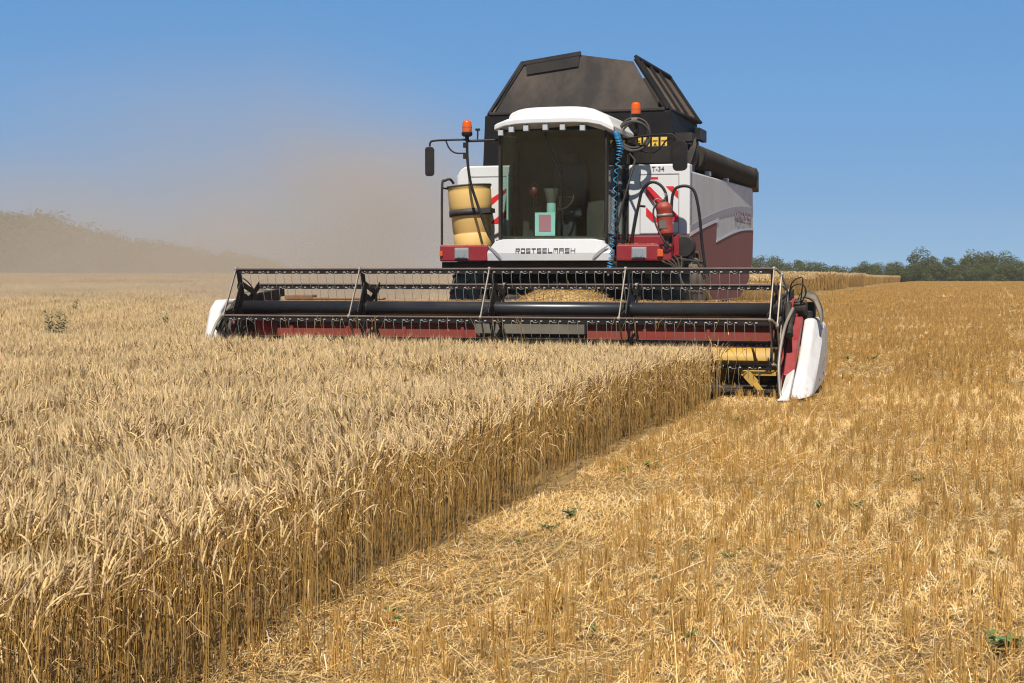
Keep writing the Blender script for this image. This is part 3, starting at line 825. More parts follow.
# dark folded lip under the left top edge
pl_ = [(-0.80, 4.47), (-0.01, 4.585), (0.0, 4.42), (-0.76, 4.32)]
rim.hexa([(x, onfront(x, z)[1] - .035, z) for x, z in pl_], [(x, onfront(x, z)[1] - .005, z) for x, z in pl_])
rim.build('hopper_lip', M['tank'], hopper)
# bottom edge strip of front panel
es = MB(); es.box(-1.2, 1.36, 3.585, 3.65, 3.702, 3.745); es.build('hopper_sill', M['hopper'], hopper, 0.008)
bkp = MB()
bp = [(-1.15, 3.702), (1.38, 3.702), (0.83, 4.42), (-0.84, 4.45)]
q = lambda x, z: (x, 5.66 + (z - 3.70) * 0.15, z)
bkp.hexa([q(*p) for p in bp], [(q(*p)[0], q(*p)[1] - .03, p[1]) for p in bp])
bkp.build('hopper_rear', M['hopper'], tank)
for sx in (1, -1):
    fl_ = MB()
    if sx > 0: a, b_, c_, d = (1.40, 3.62, 3.70), (1.50, 5.62, 3.70), (0.98, 5.90, 4.43), (0.81, 4.18, 4.52)
    else: a, b_, c_, d = (-1.2, 3.62, 3.70), (-1.2, 5.7, 3.70), (-0.86, 5.75, 4.45), (-0.86, 4.16, 4.49)
    nrm = Vector(b_) - Vector(a); nrm = nrm.cross(Vector(d) - Vector(a)).normalized()
    if nrm.x * sx < 0: nrm = -nrm
    A = [Vector(t_) for t_ in (a, b_, c_, d)]
    fl_.hexa([p - nrm * 0.03 for p in A], A)
    fo = fl_.build('hopper_flap', M['flap'], tank)
    rb = MB()
    for tt in (0.0, 0.10, 0.36, 0.62, 0.98):
        p0 = A[0].lerp(A[1], tt); p1 = A[3].lerp(A[2], tt)
        rb.bar(p0 + nrm * 0.021, p1 + nrm * 0.021, 0.07 if tt in (0.0, .98) else 0.035, 0.04, nrm)
    rb.bar(A[3] + nrm * 0.022, A[2] + nrm * 0.022, 0.07, 0.045, nrm); rb.bar(A[0] + nrm * 0.022, A[1] + nrm * 0.022, 0.05, 0.045, nrm)
    rb.build('flap_rib', M['tank'], fo, 0.005)

# ---------------------------------------------------------------- side panels, rear body
def side_poly():
    top = [(3.17, 2.83), (9.2, 2.905)]
    rear = [(9.30, 2.85), (9.34, 2.2), (9.26, 1.68), (8.8, 1.30), (7.7, 1.02)]
    return top + rear + [(5.2, 1.02), (4.6, 1.18), (3.9, 1.72), (3.17, 1.72)]
sp_ = MB()
def bulge(y): return 0.06 * math.sin(math.pi * min(1, max(0, (y - 3.1) / 5.9)))
poly = side_poly()
sp_.prism(poly, 'x', 1.70, 1.80)
sp_.prism(poly, 'x', -1.56, -1.48)
side = sp_.build('side_panel', M['side_white'], combine, 0.025)
def yz_sheet(name, poly, x, mat, parent, th=0.004):
    m_ = MB(); m_.prism(poly, 'x', x, x + th); return m_.build(name, mat, parent)
def curve1(y):  # lower edge of the white field
    tt = (y - 3.17) / 6.15
    return 2.075 + 0.485 * math.sin(min(1, tt * 1.02) * math.pi / 2) ** 0.95
ys_ = np.linspace(3.18, 9.30, 24)
st_ = [(y, curve1(y)) for y in ys_]
lo = [(y, curve1(y) - 0.15 * (0.55 + 0.25 * (y - 3.17) / 6.15)) for y in ys_]
yz_sheet('side_stripe', st_ + lo[::-1], 1.801, M['swoosh'], side)
def curve2(y):
    tt = (y - 5.38) / 3.95
    return 1.90 + 0.28 * math.sin(min(1, max(0, tt)) * math.pi / 2)
red = [(y, z) for y, z in lo if y < 5.5]
red2 = red + [(5.42, 2.15), (5.38, 2.0), (5.38, 1.90)] + [(y, curve2(y)) for y in np.linspace(5.5, 9.33, 14)] + [(9.255, 1.69), (8.79, 1.31), (7.7, 1.04), (5.2, 1.04), (4.6, 1.20), (3.9, 1.74), (3.18, 1.74)]
yz_sheet('lower_skirt', red2, 1.8015, M['side_red'], side)
wl1 = [(y, z - 0.01) for y, z in lo if y < 5.7]
yz_sheet('white_line', wl1 + [(y, z - 0.045) for y, z in wl1][::-1], 1.8065, M['white'], side)
wl2 = [(y, curve2(y) + .03) for y in np.linspace(5.36, 9.32, 14)]
yz_sheet('white_line', wl2 + [(y, z - 0.035) for y, z in wl2][::-1], 1.8068, M['white'], side)
lettering('lettering', 'ACROS 530', M['ink_red'], side, 0.27, 1.38, (1.812, 8.1, 2.345), face='x')
for y, z in ((4.75, 2.40), (6.35, 2.55), (8.2, 2.62)):
    ss = MB(); ss.box(1.8055, 1.8075, y - .008, y + .008, z, 2.84); ss.build('panel_seam', M['swoosh'], side)
for y in (4.9, 6.6):
    cl = MB(); cl.box(1.70, 1.78, y, y + .14, 2.862, 2.93); cl.build('latch', M['white'], side, 0.01)
rb_ = MB()
rb_.box(-1.45, 1.66, 3.4, 9.0, 1.35, 2.80)
rb_.box(-1.2, 1.40, 5.75, 8.4, 2.85, 3.35)
rb_.hexa([(-1.3, 8.7, 1.0), (1.6, 8.7, 1.0), (1.5, 9.4, 1.1), (-1.2, 9.4, 1.1)], [(-1.3, 8.7, 2.4), (1.6, 8.7, 2.4), (1.5, 9.2, 2.0), (-1.2, 9.2, 2.0)])
rb_.build('rear_body', M['tank'], combine, 0.02)
# unloading auger folded back along the side
ua = MB()
ua.tube([(1.62, 4.2, 3.10), (1.68, 9.35, 3.10)], 0.19, 24)
ua.lathe([(0.19, 0), (0.20, 0.03), (0.20, 0.10), (0.19, 0.13)], (1.68, 9.22, 3.10), 24, 'y')
for y in (4.4, 5.6, 7.0): ua.lathe([(0.186, -0.02), (0.20, -0.015), (0.20, 0.015), (0.186, 0.02)], (1.62, y, 3.09), 24, 'y')
aug = ua.build('unloading_auger', M['hopper'], combine)
el = MB()
el.tube(smooth_path([(1.56, 4.30, 3.10), (1.56, 4.0, 3.07), (1.55, 3.85, 2.95), (1.55, 3.85, 2.80)], 6), 0.19, 20)
el.box(1.46, 1.72, 3.75, 4.0, 3.28, 3.40)
for k in range(5): el.tube(smooth_path([(1.62 + k * .02, 3.70, 2.95), (1.70 + k * .015, 3.80, 3.2), (1.72, 4.0, 3.33), (1.68, 4.4, 3.36)], 5), 0.012, 6)
el.build('elbow', M['dark'], aug)
spt = MB()
spt.hexa([(1.51, 9.36, 2.93), (1.85, 9.36, 2.93), (1.85, 9.7, 2.85), (1.51, 9.7, 2.85)], [(1.51, 9.36, 3.27), (1.85, 9.36, 3.27), (1.85, 9.66, 3.21), (1.51, 9.66, 3.21)])
spt.build('spout', M['rubber'], aug, 0.02)

# ---------------------------------------------------------------- beacons, mirrors, rails
def beacon(x, y, z, h0):
    b = MB(); b.lathe([(0.05, 0), (0.075, 0.02), (0.072, 0.06)], (x, y, z), 18); b.tube([(x, y, z), (x, y, z - h0)], 0.028, 10)
    bo = b.build('beacon', M['black'], combine)
    d = MB(); d.lathe([(0.064, 0.06), (0.066, 0.10), (0.060, 0.19), (0.045, 0.215), (0.012, 0.222)], (x, y, z), 18)
    d.lathe([(0.0665, 0.12), (0.068, 0.13), (0.0665, 0.14)], (x, y, z), 18)
    d.build('amber_dome', M['orange'], bo)
beacon(-1.083, 2.2, 3.28, 0.06)
beacon(1.10, 2.9, 3.53, 0.45)
fr2 = MB()
fr2.tube(smooth_path([(-1.083, 2.2, 3.24), (-1.075, 2.2, 2.95), (-1.03, 2.2, 2.65), (-0.93, 2.2, 2.35), (-0.80, 2.2, 2.0), (-0.72, 2.2, 1.86)], 6), 0.020, 8)
fr2.tube([(-1.083, 2.2, 3.22), (-0.655, 2.33, 3.235)], 0.018, 8)
fr2.tube(smooth_path([(-1.583, 2.1, 3.15), (-1.575, 2.1, 3.20), (-1.53, 2.1, 3.225), (-1.35, 2.13, 3.235), (-1.083, 2.2, 3.24)], 5), 0.014, 8)
fr2.tube(smooth_path([(-1.36, 2.13, 3.22), (-1.31, 2.13, 3.12), (-1.23, 2.15, 3.06), (-1.083, 2.2, 3.055)], 5), 0.011, 8)
fr2.tube([(-0.95, 2.25, 3.23), (-0.945, 2.25, 3.36)], 0.012, 6); fr2.box(-0.975, -0.915, 2.23, 2.26, 3.36, 3.39)
fr2.box(-1.13, -1.08, 2.17, 2.22, 3.13, 3.20); fr2.box(-1.13, -1.08, 2.17, 2.22, 2.98, 3.05)
fr2.build('mirror_arm', M['black'], combine)
def mirror(x, y, z, w_, h, yaw):
    m_ = MB()
    pts = rounded(-w_ / 2, w_ / 2, -h / 2, h / 2, w_ * 0.32, 'lr')
    pts = pts[2:]                                            # top corners
    bot = [(px_, -pz_) for px_, pz_ in pts][::-1]
    full = pts + bot
    def tf(p, d): return (x + p[0] * math.cos(yaw) - d * math.sin(yaw), y + p[0] * math.sin(yaw) + d * math.cos(yaw), z + p[1])
    m_.hexa([tf(p, -0.04) for p in full], [tf((p[0] * .9, p[1] * .95), 0.03) for p in full])
    mo = m_.build('mirror', M['black'], combine, 0.008)
    g_ = MB(); g_.add([tf((p[0] * .82, p[1] * .9), 0.033) for p in full], [list(range(len(full)))])
    g_.build('mirror_glass', M['silver'], mo)
mirror(-1.58, 2.1, 2.945, 0.125, 0.40, R(8))
mirror(1.79, 2.5, 2.98, 0.20, 0.40, R(-12))
fr3 = MB()
fr3.tube(smooth_path([(0.90, 2.9, 3.25), (1.2, 2.75, 3.27), (1.55, 2.52, 3.27), (1.70, 2.5, 3.25), (1.75, 2.5, 3.1)], 6), 0.014, 8)
fr3.tube(smooth_path([(1.12, 2.9, 3.1), (1.4, 2.7, 3.05), (1.6, 2.55, 3.20), (1.7, 2.5, 3.22)], 6), 0.010, 8)
fr3.tube([(1.10, 2.9, 3.1), (1.10, 2.95, 3.45)], 0.03, 8); fr3.box(0.90, 1.16, 2.88, 2.94, 3.12, 3.20)
fr3.tube([(0.98, 2.8, 3.12), (1.13, 2.72, 2.95), (1.02, 2.5, 2.4), (0.93, 2.38, 1.9)], 0.016, 8)
fr3.build('mirror_arm', M['black'], combine)
rl = MB()
rl.tube(smooth_path([(1.165, 2.4, 1.60), (1.19, 2.3, 1.9), (1.28, 2.3, 2.38), (1.335, 2.3, 2.55), (1.45, 2.3, 2.63), (1.57, 2.3, 2.58), (1.64, 2.3, 2.45), (1.655, 2.3, 2.2), (1.66, 2.3, 1.82)], 6), 0.020, 8)
rl.tube([(1.28, 2.3, 2.32), (1.36, 2.3, 2.31)], 0.016, 8)
rl.tube(smooth_path([(1.70, 2.3, 1.82), (1.71, 2.3, 2.3), (1.735, 2.3, 2.49), (1.80, 2.3, 2.56), (1.93, 2.3, 2.565), (2.02, 2.3, 2.48), (2.08, 2.3, 2.2), (2.12, 2.3, 1.8), (2.17, 2.3, 1.45)], 6), 0.020, 8)
rl.build('handrail', M['black'], combine)
ld = MB()
for y in (2.35, 2.85): ld.tube([(1.80, y, 1.62), (2.05, y, 1.58), (2.15, y, 1.35)], 0.018, 8)
for k, (x, z) in enumerate(((2.02, 1.56), (1.9, 1.60), (1.8, 1.61))): ld.box(x - .04, x + .04, 2.32, 2.9, z - .01, z + .01)
ld.build('step', M['dark'], combine)
hy = MB()
hy.box(1.74, 1.90, 2.5, 2.9, 1.62, 1.86); hy.lathe([(0.13, -.06), (0.15, -.04), (0.15, .04), (0.13, .06)], (1.86, 2.45, 1.78), 20, 'y')
for k in range(5):
    hy.tube(smooth_path([(1.55 + .05 * k, 2.38, 1.66), (1.62 + .06 * k, 2.2, 1.58 + .015 * k), (1.80 + .03 * k, 1.9, 1.52), (1.95, 1.6, 1.40 - .03 * k), (2.1 + .05 * k, 1.25, 1.18)], 6), 0.014, 6)
hy.build('hydraulic_block', M['dark'], combine)
rg_ = MB(); rg_.prism([(1.72, 1.62), (1.80, 1.62), (1.80, 1.95), (1.72, 1.90)], 'y', 2.36, 3.12); rg_.build('rail_guard', M['red'], combine, 0.01)
# barrel rack rails
br_ = MB()
br_.tube(smooth_path([(-1.50, 2.36, 1.82), (-1.495, 2.36, 2.62), (-1.47, 2.40, 2.70), (-1.40, 2.42, 2.72), (-1.35, 2.44, 2.66)], 5), 0.018, 8)
br_.tube([(-1.49, 2.37, 2.60), (-1.49, 2.9, 2.60)], 0.014, 6); br_.tube([(-1.49, 2.9, 1.66), (-1.49, 2.9, 2.60)], 0.014, 6)
br_.build('rack_rail', M['dark'], combine)

# ================================================================== things carried on the combine
def local_root(name, x, y, z):
    wx, wy = to_world(x, y)
    return empty(name, (wx, wy, OZ + z), -TH)
ba = local_root('plastic_barrel', -1.135, 2.66, 1.665)
ba.scale = (1.10, 1.10, 1.0); ba.rotation_euler = (0, R(-4.0), -TH)
tag(ba, 'yellow plastic water barrel strapped with a black band on the combine platform', 'barrel')
b_ = MB()
b_.lathe([(0.20, 0), (0.225, 0.02), (0.235, 0.15), (0.242, 0.30), (0.236, 0.31), (0.236, 0.325), (0.244, 0.34), (0.252, 0.60), (0.258, 0.64), (0.268, 0.66), (0.268, 0.70), (0.272, 0.72), (0.274, 0.90), (0.268, 0.935), (0.276, 0.945), (0.276, 0.965), (0.25, 0.97)], (0, 0, 0), 32)
b_.build('drum', M['barrel'], ba)
s_ = MB(); s_.lathe([(0.266, 0.56), (0.276, 0.56), (0.276, 0.65), (0.266, 0.65)], (0, 0, 0), 32); s_.box(0.2, 0.32, -0.2, 0.0, 0.575, 0.635)
s_.build('strap', M['rubber'], ba)
r_ = MB(); r_.lathe([(0.262, 0.966), (0.285, 0.966), (0.285, 0.985), (0.262, 0.985)], (0, 0, 0), 32); r_.build('rim', M['cover'], ba)
fe = local_root('fire_extinguisher', 1.66, 2.2, 1.91)
fe.scale = (1.18, 1.18, 0.96); fe.rotation_euler = (0, R(-5), -TH)
tag(fe, 'dusty red fire extinguisher hung upright between the two black handrail hoops', 'fire extinguisher')
b_ = MB(); b_.lathe([(0.05, 0.0), (0.085, 0.03), (0.092, 0.05), (0.086, 0.08), (0.086, 0.36), (0.092, 0.38), (0.088, 0.42), (0.06, 0.46), (0.03, 0.475)], (0, 0, 0), 20); b_.build('cylinder', M['ext'], fe)
b_ = MB(); b_.lathe([(0.087, 0.27), (0.0905, 0.272), (0.0905, 0.305), (0.087, 0.307)], (0, 0, 0), 20); b_.build('band', M['steel'], fe)
b_ = MB(); b_.box(-0.05, 0.03, -0.0885, -0.083, 0.11, 0.22); b_.build('paper_label', M['cover'], fe)
b_ = MB(); b_.lathe([(0.028, 0.47), (0.028, 0.51)], (0, 0, 0), 12); b_.tube(smooth_path([(-0.01, 0, .5), (-0.07, -0.02, .52), (-0.10, -0.02, .49), (-0.085, -0.02, .45)], 4), 0.009, 6)
b_.tube(smooth_path([(0.01, 0, .5), (0.04, -0.02, .56), (0.02, -0.02, .585)], 4), 0.010, 6)
b_.build('valve', M['steel'], fe)
b_ = MB(); b_.tube(smooth_path([(0.02, -0.02, .50), (-0.10, -0.05, .40), (-0.10, -0.05, .2), (-0.03, -0.08, -0.02), (0.02, -0.05, -0.12), (0.06, 0.0, -0.16)], 6), 0.011, 6); b_.lathe([(0.03, -0.14), (0.035, -0.1), (0.03, 0.0)], (0, 0, 0), 10); b_.build('hose', M['rubber'], fe)

# blue coiled hose hanging beside the cab
pts = []
P0 = [Vector(p) for p in smooth_path([(0.975, 2.25, 3.30), (1.01, 2.24, 3.20), (1.03, 2.22, 3.08), (1.0, 2.2, 2.85), (0.985, 2.15, 2.4), (0.975, 2.1, 2.0), (0.97, 2.05, 1.75), (0.94, 2.04, 1.55), (0.93, 2.02, 1.47)], 40)]
n = len(P0)
turns = 34
for i in range(n * 3):
    k = i / (n * 3 - 1) * (n - 1); a = int(min(k, n - 2)); p = P0[a].lerp(P0[a + 1], k - a)
    z = p.z
    rad = 0.040 if z > 2.95 else 0.026 if z > 1.75 else 0.034
    ph = 2 * math.pi * turns * (i / (n * 3 - 1)) ** 0.72
    pts.append((p.x + rad * math.cos(ph) + .008 * math.sin(z * 9), p.y + rad * math.sin(ph), z))
ch_ = local_root('coiled_hose', 0, 0, 0)
tag(ch_, 'bright blue coiled air hose dangling down beside the cab windscreen to the red bumper', 'hose')
m_ = MB(); m_.tube(pts, 0.0062, 6); m_.build('hose', M['blue'], ch_)
m_ = MB(); m_.tube([(0.975, 2.25, 3.30), (0.96, 2.25, 3.36)], 0.014, 8); m_.tube([(0.93, 2.02, 1.47), (0.925, 2.02, 1.40)], 0.014, 8); m_.build('fitting', M['steel'], ch_)
# coil of black hose looped round the beacon post
pts = []
for i in range(240):
    a = i / 240 * 2 * math.pi * 4
    rr = 0.20 + 0.018 * math.sin(a * 0.7)
    pts.append((1.10 + rr * math.cos(a), 2.86 - 0.06 + 0.05 * math.sin(a * .5) + 0.03 * math.cos(a), 3.33 + rr * 0.95 * math.sin(a) - 0.02 * (i / 60)))
hc = local_root('hose_coil', 0, 0, 0)
tag(hc, 'loops of dusty black hose slung round the beacon post above the T-34 panel', 'hose')
m_ = MB(); m_.tube(pts, 0.016, 8); m_.build('hose', M['rubber'], hc)
m_ = MB(); m_.box(1.06, 1.14, 2.80, 2.92, 3.505, 3.53); m_.build('hook', M['steel'], hc)
cd = local_root('card', -0.03, 2.40, 1.935)
tag(cd, 'pale mint card with a pink square standing behind the windscreen', 'card')
m_ = MB(); m_.box(-0.15, 0.13, -0.006, 0.0, 0, 0.315); m_.build('backing', M['mintcard'], cd)
m_ = MB(); m_.box(-0.095, 0.075, -0.0105, -0.0065, 0.06, 0.285); m_.build('pink_square', M['pinkcard'], cd)
jr = local_root('jar', 0.02, 2.50, 1.935)
tag(jr, 'pale mint plastic jar standing behind the card inside the cab', 'jar')
m_ = MB(); m_.lathe([(0.055, 0), (0.062, 0.02), (0.062, 0.42), (0.056, 0.45)], (0, 0, 0), 20); m_.build('body', M['mint'], jr)
m_ = MB(); m_.lathe([(0.060, 0.45), (0.075, 0.52), (0.10, 0.62), (0.102, 0.64)], (0, 0, 0), 20); m_.build('funnel', M['cover'], jr)
# ================================================================== CROP, STUBBLE, PLANTS
def leafmat(name, rough=0.75, trans=0.3, attr='col'):
    m = bpy.data.materials.new(name); m.use_nodes = True
    t = m.node_tree; N = t.nodes; Lk = t.links.new; p = N['Principled BSDF']; out = N['Material Output']
    at = N.new('ShaderNodeAttribute'); at.attribute_name = attr
    oi = N.new('ShaderNodeObjectInfo')
    hs = N.new('ShaderNodeHueSaturation')
    mr = N.new('ShaderNodeMapRange'); mr.inputs[3].default_value = 0.88; mr.inputs[4].default_value = 1.10
    Lk(oi.outputs['Random'], mr.inputs[0]); Lk(mr.outputs[0], hs.inputs['Value']); Lk(at.outputs['Color'], hs.inputs['Color'])
    Lk(hs.outputs[0], p.inputs['Base Color']); p.inputs['Roughness'].default_value = rough
    p.inputs['Specular IOR Level'].default_value = 0.25
    tl = N.new('ShaderNodeBsdfTranslucent'); Lk(hs.outputs[0], tl.inputs[0])
    mx = N.new('ShaderNodeMixShader'); mx.inputs[0].default_value = trans
    Lk(p.outputs[0], mx.inputs[1]); Lk(tl.outputs[0], mx.inputs[2]); Lk(mx.outputs[0], out.inputs[0])
    return m
M['straw'] = leafmat('straw', 0.55, 0.12)
M['leaf'] = leafmat('green_leaf', 0.55, 0.25)

class SB:
    """straw builder: coloured strips and thin tubes"""
    def __init__(s): s.v = []; s.f = []; s.c = []
    def poly(s, vs, fs, col):
        n = len(s.v); s.v.extend(vs); s.c.extend([col] * len(vs)); s.f.extend([tuple(i + n for i in f) for f in fs])
    def tubes(s, pts, rs, col, n=3, ph=0.0):
        pts = np.asarray(pts, float); k = len(pts)
        d = np.gradient(pts, axis=0); d /= np.linalg.norm(d, axis=1)[:, None] + 1e-12
        ref = np.array([math.cos(ph), math.sin(ph), 0.013]); a = np.cross(d, ref)
        a /= np.linalg.norm(a, axis=1)[:, None] + 1e-9; b = np.cross(d, a)
        vs = []
        for i in range(k):
            for j in range(n):
                t_ = 2 * math.pi * j / n
                vs.append(tuple(pts[i] + rs[i] * (a[i] * math.cos(t_) + b[i] * math.sin(t_))))
        fs = [(i * n + j, i * n + (j + 1) % n, (i + 1) * n + (j + 1) % n, (i + 1) * n + j) for i in range(k - 1) for j in range(n)]
        s.poly(vs, fs, col)
    def ribbon(s, pts, wd, side, col):
        side = np.asarray(side, float); k = len(pts); vs = []
        for i, p in enumerate(pts):
            w_ = wd * (1 - (i / (k - 1)) ** 3 * 0.9)
            vs += [tuple(np.asarray(p) - side * w_ / 2), tuple(np.asarray(p) + side * w_ / 2)]
        s.poly(vs, [(2 * i, 2 * i + 1, 2 * i + 3, 2 * i + 2) for i in range(k - 1)], col)
    def mesh(s, name, mat):
        me = bpy.data.meshes.new(name); me.from_pydata(s.v, [], s.f)
        at = me.attributes.new('col', 'FLOAT_COLOR', 'POINT')
        at.data.foreach_set('color', np.c_[np.asarray(s.c, float), np.ones(len(s.c))].ravel())
        me.materials.append(mat); me.polygons.foreach_set('use_smooth', [True] * len(s.f)); return me

def vary(rg, c, a=0.18, b=0.06):
    k = 1 + rg.uniform(-a, a)
    return (c[0] * k, c[1] * k * (1 + rg.uniform(-b, b)), c[2] * k * (1 + rg.uniform(-2 * b, 2 * b)))
HEAD, STEM, LEAF, AWN = (0.67, 0.465, 0.225), (0.47, 0.28, 0.085), (0.54, 0.37, 0.17), (0.80, 0.60, 0.33)
DARKH = (0.36, 0.24, 0.12)
def stalk(sb, rg, x, y, h, lod, lean=0.07, bendmax=2.2):
    az = rg.gauss(0.6, 1.5); ca, sa = math.cos(az), math.sin(az)
    le = abs(rg.gauss(0, lean)); bend = min(bendmax, abs(rg.gauss(0.6, 0.55)))
    hl = rg.uniform(0.06, 0.09)
    pts = [np.array([x, y, 0.0])]; ang = le
    segs = ([(h * 0.4, le), (h * 0.35, le * 1.1)] if lod == 0 else [(h * 0.75, le)])
    nk = 3 if lod == 0 else 1
    rem = h * 0.25
    for i in range(nk): segs.append((rem / nk, le + (bend * 0.5 - le * 0.5) * ((i + 1) / nk) ** 1.5))
    for L_, a in segs: pts.append(pts[-1] + L_ * np.array([math.sin(a) * ca, math.sin(a) * sa, math.cos(a)]))
    r = {0: 0.0018, 1: 0.0024, 2: 0.005}[lod]
    ph = rg.uniform(0, 3)
    sb.tubes(pts, [r * 1.1] + [r] * (len(pts) - 2) + [r * .7], vary(rg, STEM, 0.28), 3, ph)
    hp = [pts[-1]]; a0 = segs[-1][1]
    nh = 8 if lod == 0 else 2
    for i in range(nh):
        a = a0 + (bend - a0) * (i + 1) / nh
        hp.append(hp[-1] + hl / nh * np.array([math.sin(a) * ca, math.sin(a) * sa, math.cos(a)]))
    hr = {0: 0.0063, 1: 0.0070, 2: 0.012}[lod] * rg.uniform(.8, 1.15)
    hc_ = vary(rg, HEAD if rg.random() > 0.07 else DARKH, 0.22)
    sb.tubes(hp, ([hr * .45, hr * 1.05, hr * .55, hr * 1.1, hr * .55, hr * 1.0, hr * .5, hr * .8, hr * .1] if nh == 8 else [hr * .5, hr, hr * .2]), hc_, 4 if lod < 2 else 3, ph)
    if lod < 2:
        for i in range(9 if lod == 0 else 3):
            b = hp[rg.randrange(1, nh + 1)] if nh > 1 else hp[1]
            d = hp[-1] - hp[-2]; d = d / np.linalg.norm(d)
            d = d + np.array([rg.gauss(0, .25), rg.gauss(0, .25), rg.gauss(0, .2)])
            sd_ = np.cross(d, [rg.gauss(0, 1), rg.gauss(0, 1), rg.gauss(0, 1)]); sd_ /= np.linalg.norm(sd_) + 1e-9
            w_ = 0.0006 if lod == 0 else 0.0016
            tip = b + d * rg.uniform(.04, .075)
            sb.poly([tuple(b - sd_ * w_), tuple(b + sd_ * w_), tuple(tip)], [(0, 1, 2)], vary(rg, AWN, .15))
        for q_ in range(rg.choice((0, 1, 1, 2)) if lod == 0 else 1):
            k = rg.uniform(.45, .85); base = np.array([x, y, 0]) + (pts[-1] - pts[0]) * k
            a2 = rg.uniform(0, 6.28); c2, s2 = math.cos(a2), math.sin(a2); ln = rg.uniform(.08, .20); dr = rg.uniform(0.3, 2.2)
            lp = []
            for i in range(4):
                tt = i / 3; ang = 0.4 + dr * tt
                lp.append(base + ln * tt * np.array([math.sin(ang) * c2, math.sin(ang) * s2, math.cos(ang)]) * (1 if i else 1))
            sb.ribbon(lp, rg.uniform(.003, .0065), (-s2, c2, rg.uniform(-.5, .5)), vary(rg, LEAF, .25))
def wheat_patch(i, size, n, lod, h0=0.585):
    rg = random.Random(100 + i * 7 + lod * 1000); sb = SB()
    for k in range(n):
        h = h0 * rg.choice((1, 1, 1, 1, .97, .93)) * rg.uniform(.94, 1.06)
        xx = rg.uniform(-size / 2, size / 2)
        stalk(sb, rg, xx, rg.uniform(-size / 2, size / 2), h, lod, 0.07 if rg.random() > .06 else .35)
    return sb.mesh('wheat_stalks', M['straw'])

STUB, LIT, PALE = (0.57, 0.335, 0.10), (0.75, 0.485, 0.18), (0.84, 0.67, 0.40)
def stubble_patch(i, size, nst, nlit, lod, track=False):
    rg = random.Random(900 + i * 13 + lod * 777 + (55 if track else 0)); sb = SB()
    rr = {0: 0.0019, 1: 0.0030, 2: 0.007}[lod]
    rows = int(size / 0.125)
    clump = [[rg.uniform(-size / 2, size / 2) for _ in range(int(size * 14))] for _ in range(rows)]
    left = 0
    for k in range(nst):
        if left <= 0:                                    # next tuft, standing in its drill row
            left = rg.randint(3, 12); row = rg.randrange(rows); cx_ = -size / 2 + 0.0625 + row * 0.125 + rg.gauss(0, .022); cy_ = rg.uniform(-size / 2, size / 2); th_ = rg.uniform(.07, .15)
        left -= 1
        x = cx_ + rg.gauss(0, .011); y = cy_ + rg.gauss(0, .016)
        h = th_ * rg.uniform(.7, 1.08) * (0.45 if track else 1)
        az = rg.uniform(0, 6.28); le = abs(rg.gauss(0, .14 if not track else .7))
        top = np.array([x + h * math.sin(le) * math.cos(az), y + h * math.sin(le) * math.sin(az), h * math.cos(le)])
        sb.tubes([np.array([x, y, -0.01]), top], [rr, rr * .95], vary(rg, STUB, .3), 3, az)
    for k in range(nlit):
        x, y = rg.uniform(-size / 2, size / 2), rg.uniform(-size / 2, size / 2)
        ln = rg.choice((.03, .04, .05, .07, .09, .12, .15)) * rg.uniform(.7, 1.3) * (2.2 if rg.random() < .03 else 1) * (1 if lod < 2 else 2)
        az = rg.gauss(1.57, .9); ti = rg.gauss(0.05, .22)
        d = np.array([math.cos(az) * math.cos(ti), math.sin(az) * math.cos(ti), math.sin(ti)])
        z = rg.uniform(.004, .03) + abs(ti) * ln * .5
        a = np.array([x, y, z]) - d * ln / 2; b = a + d * ln; mid = (a + b) / 2 + np.array([0, 0, rg.uniform(0, .02)])
        c = vary(rg, PALE if rg.random() < .2 else LIT, .25)
        wd = rg.uniform(.0015, .0036) * {0: 1, 1: 1.5, 2: 2.6}[lod]
        sb.ribbon([a, mid, b], wd, (-math.sin(az), math.cos(az), rg.uniform(-.4, .4)), c)
    return sb.mesh('stubble_straw', M['straw'])

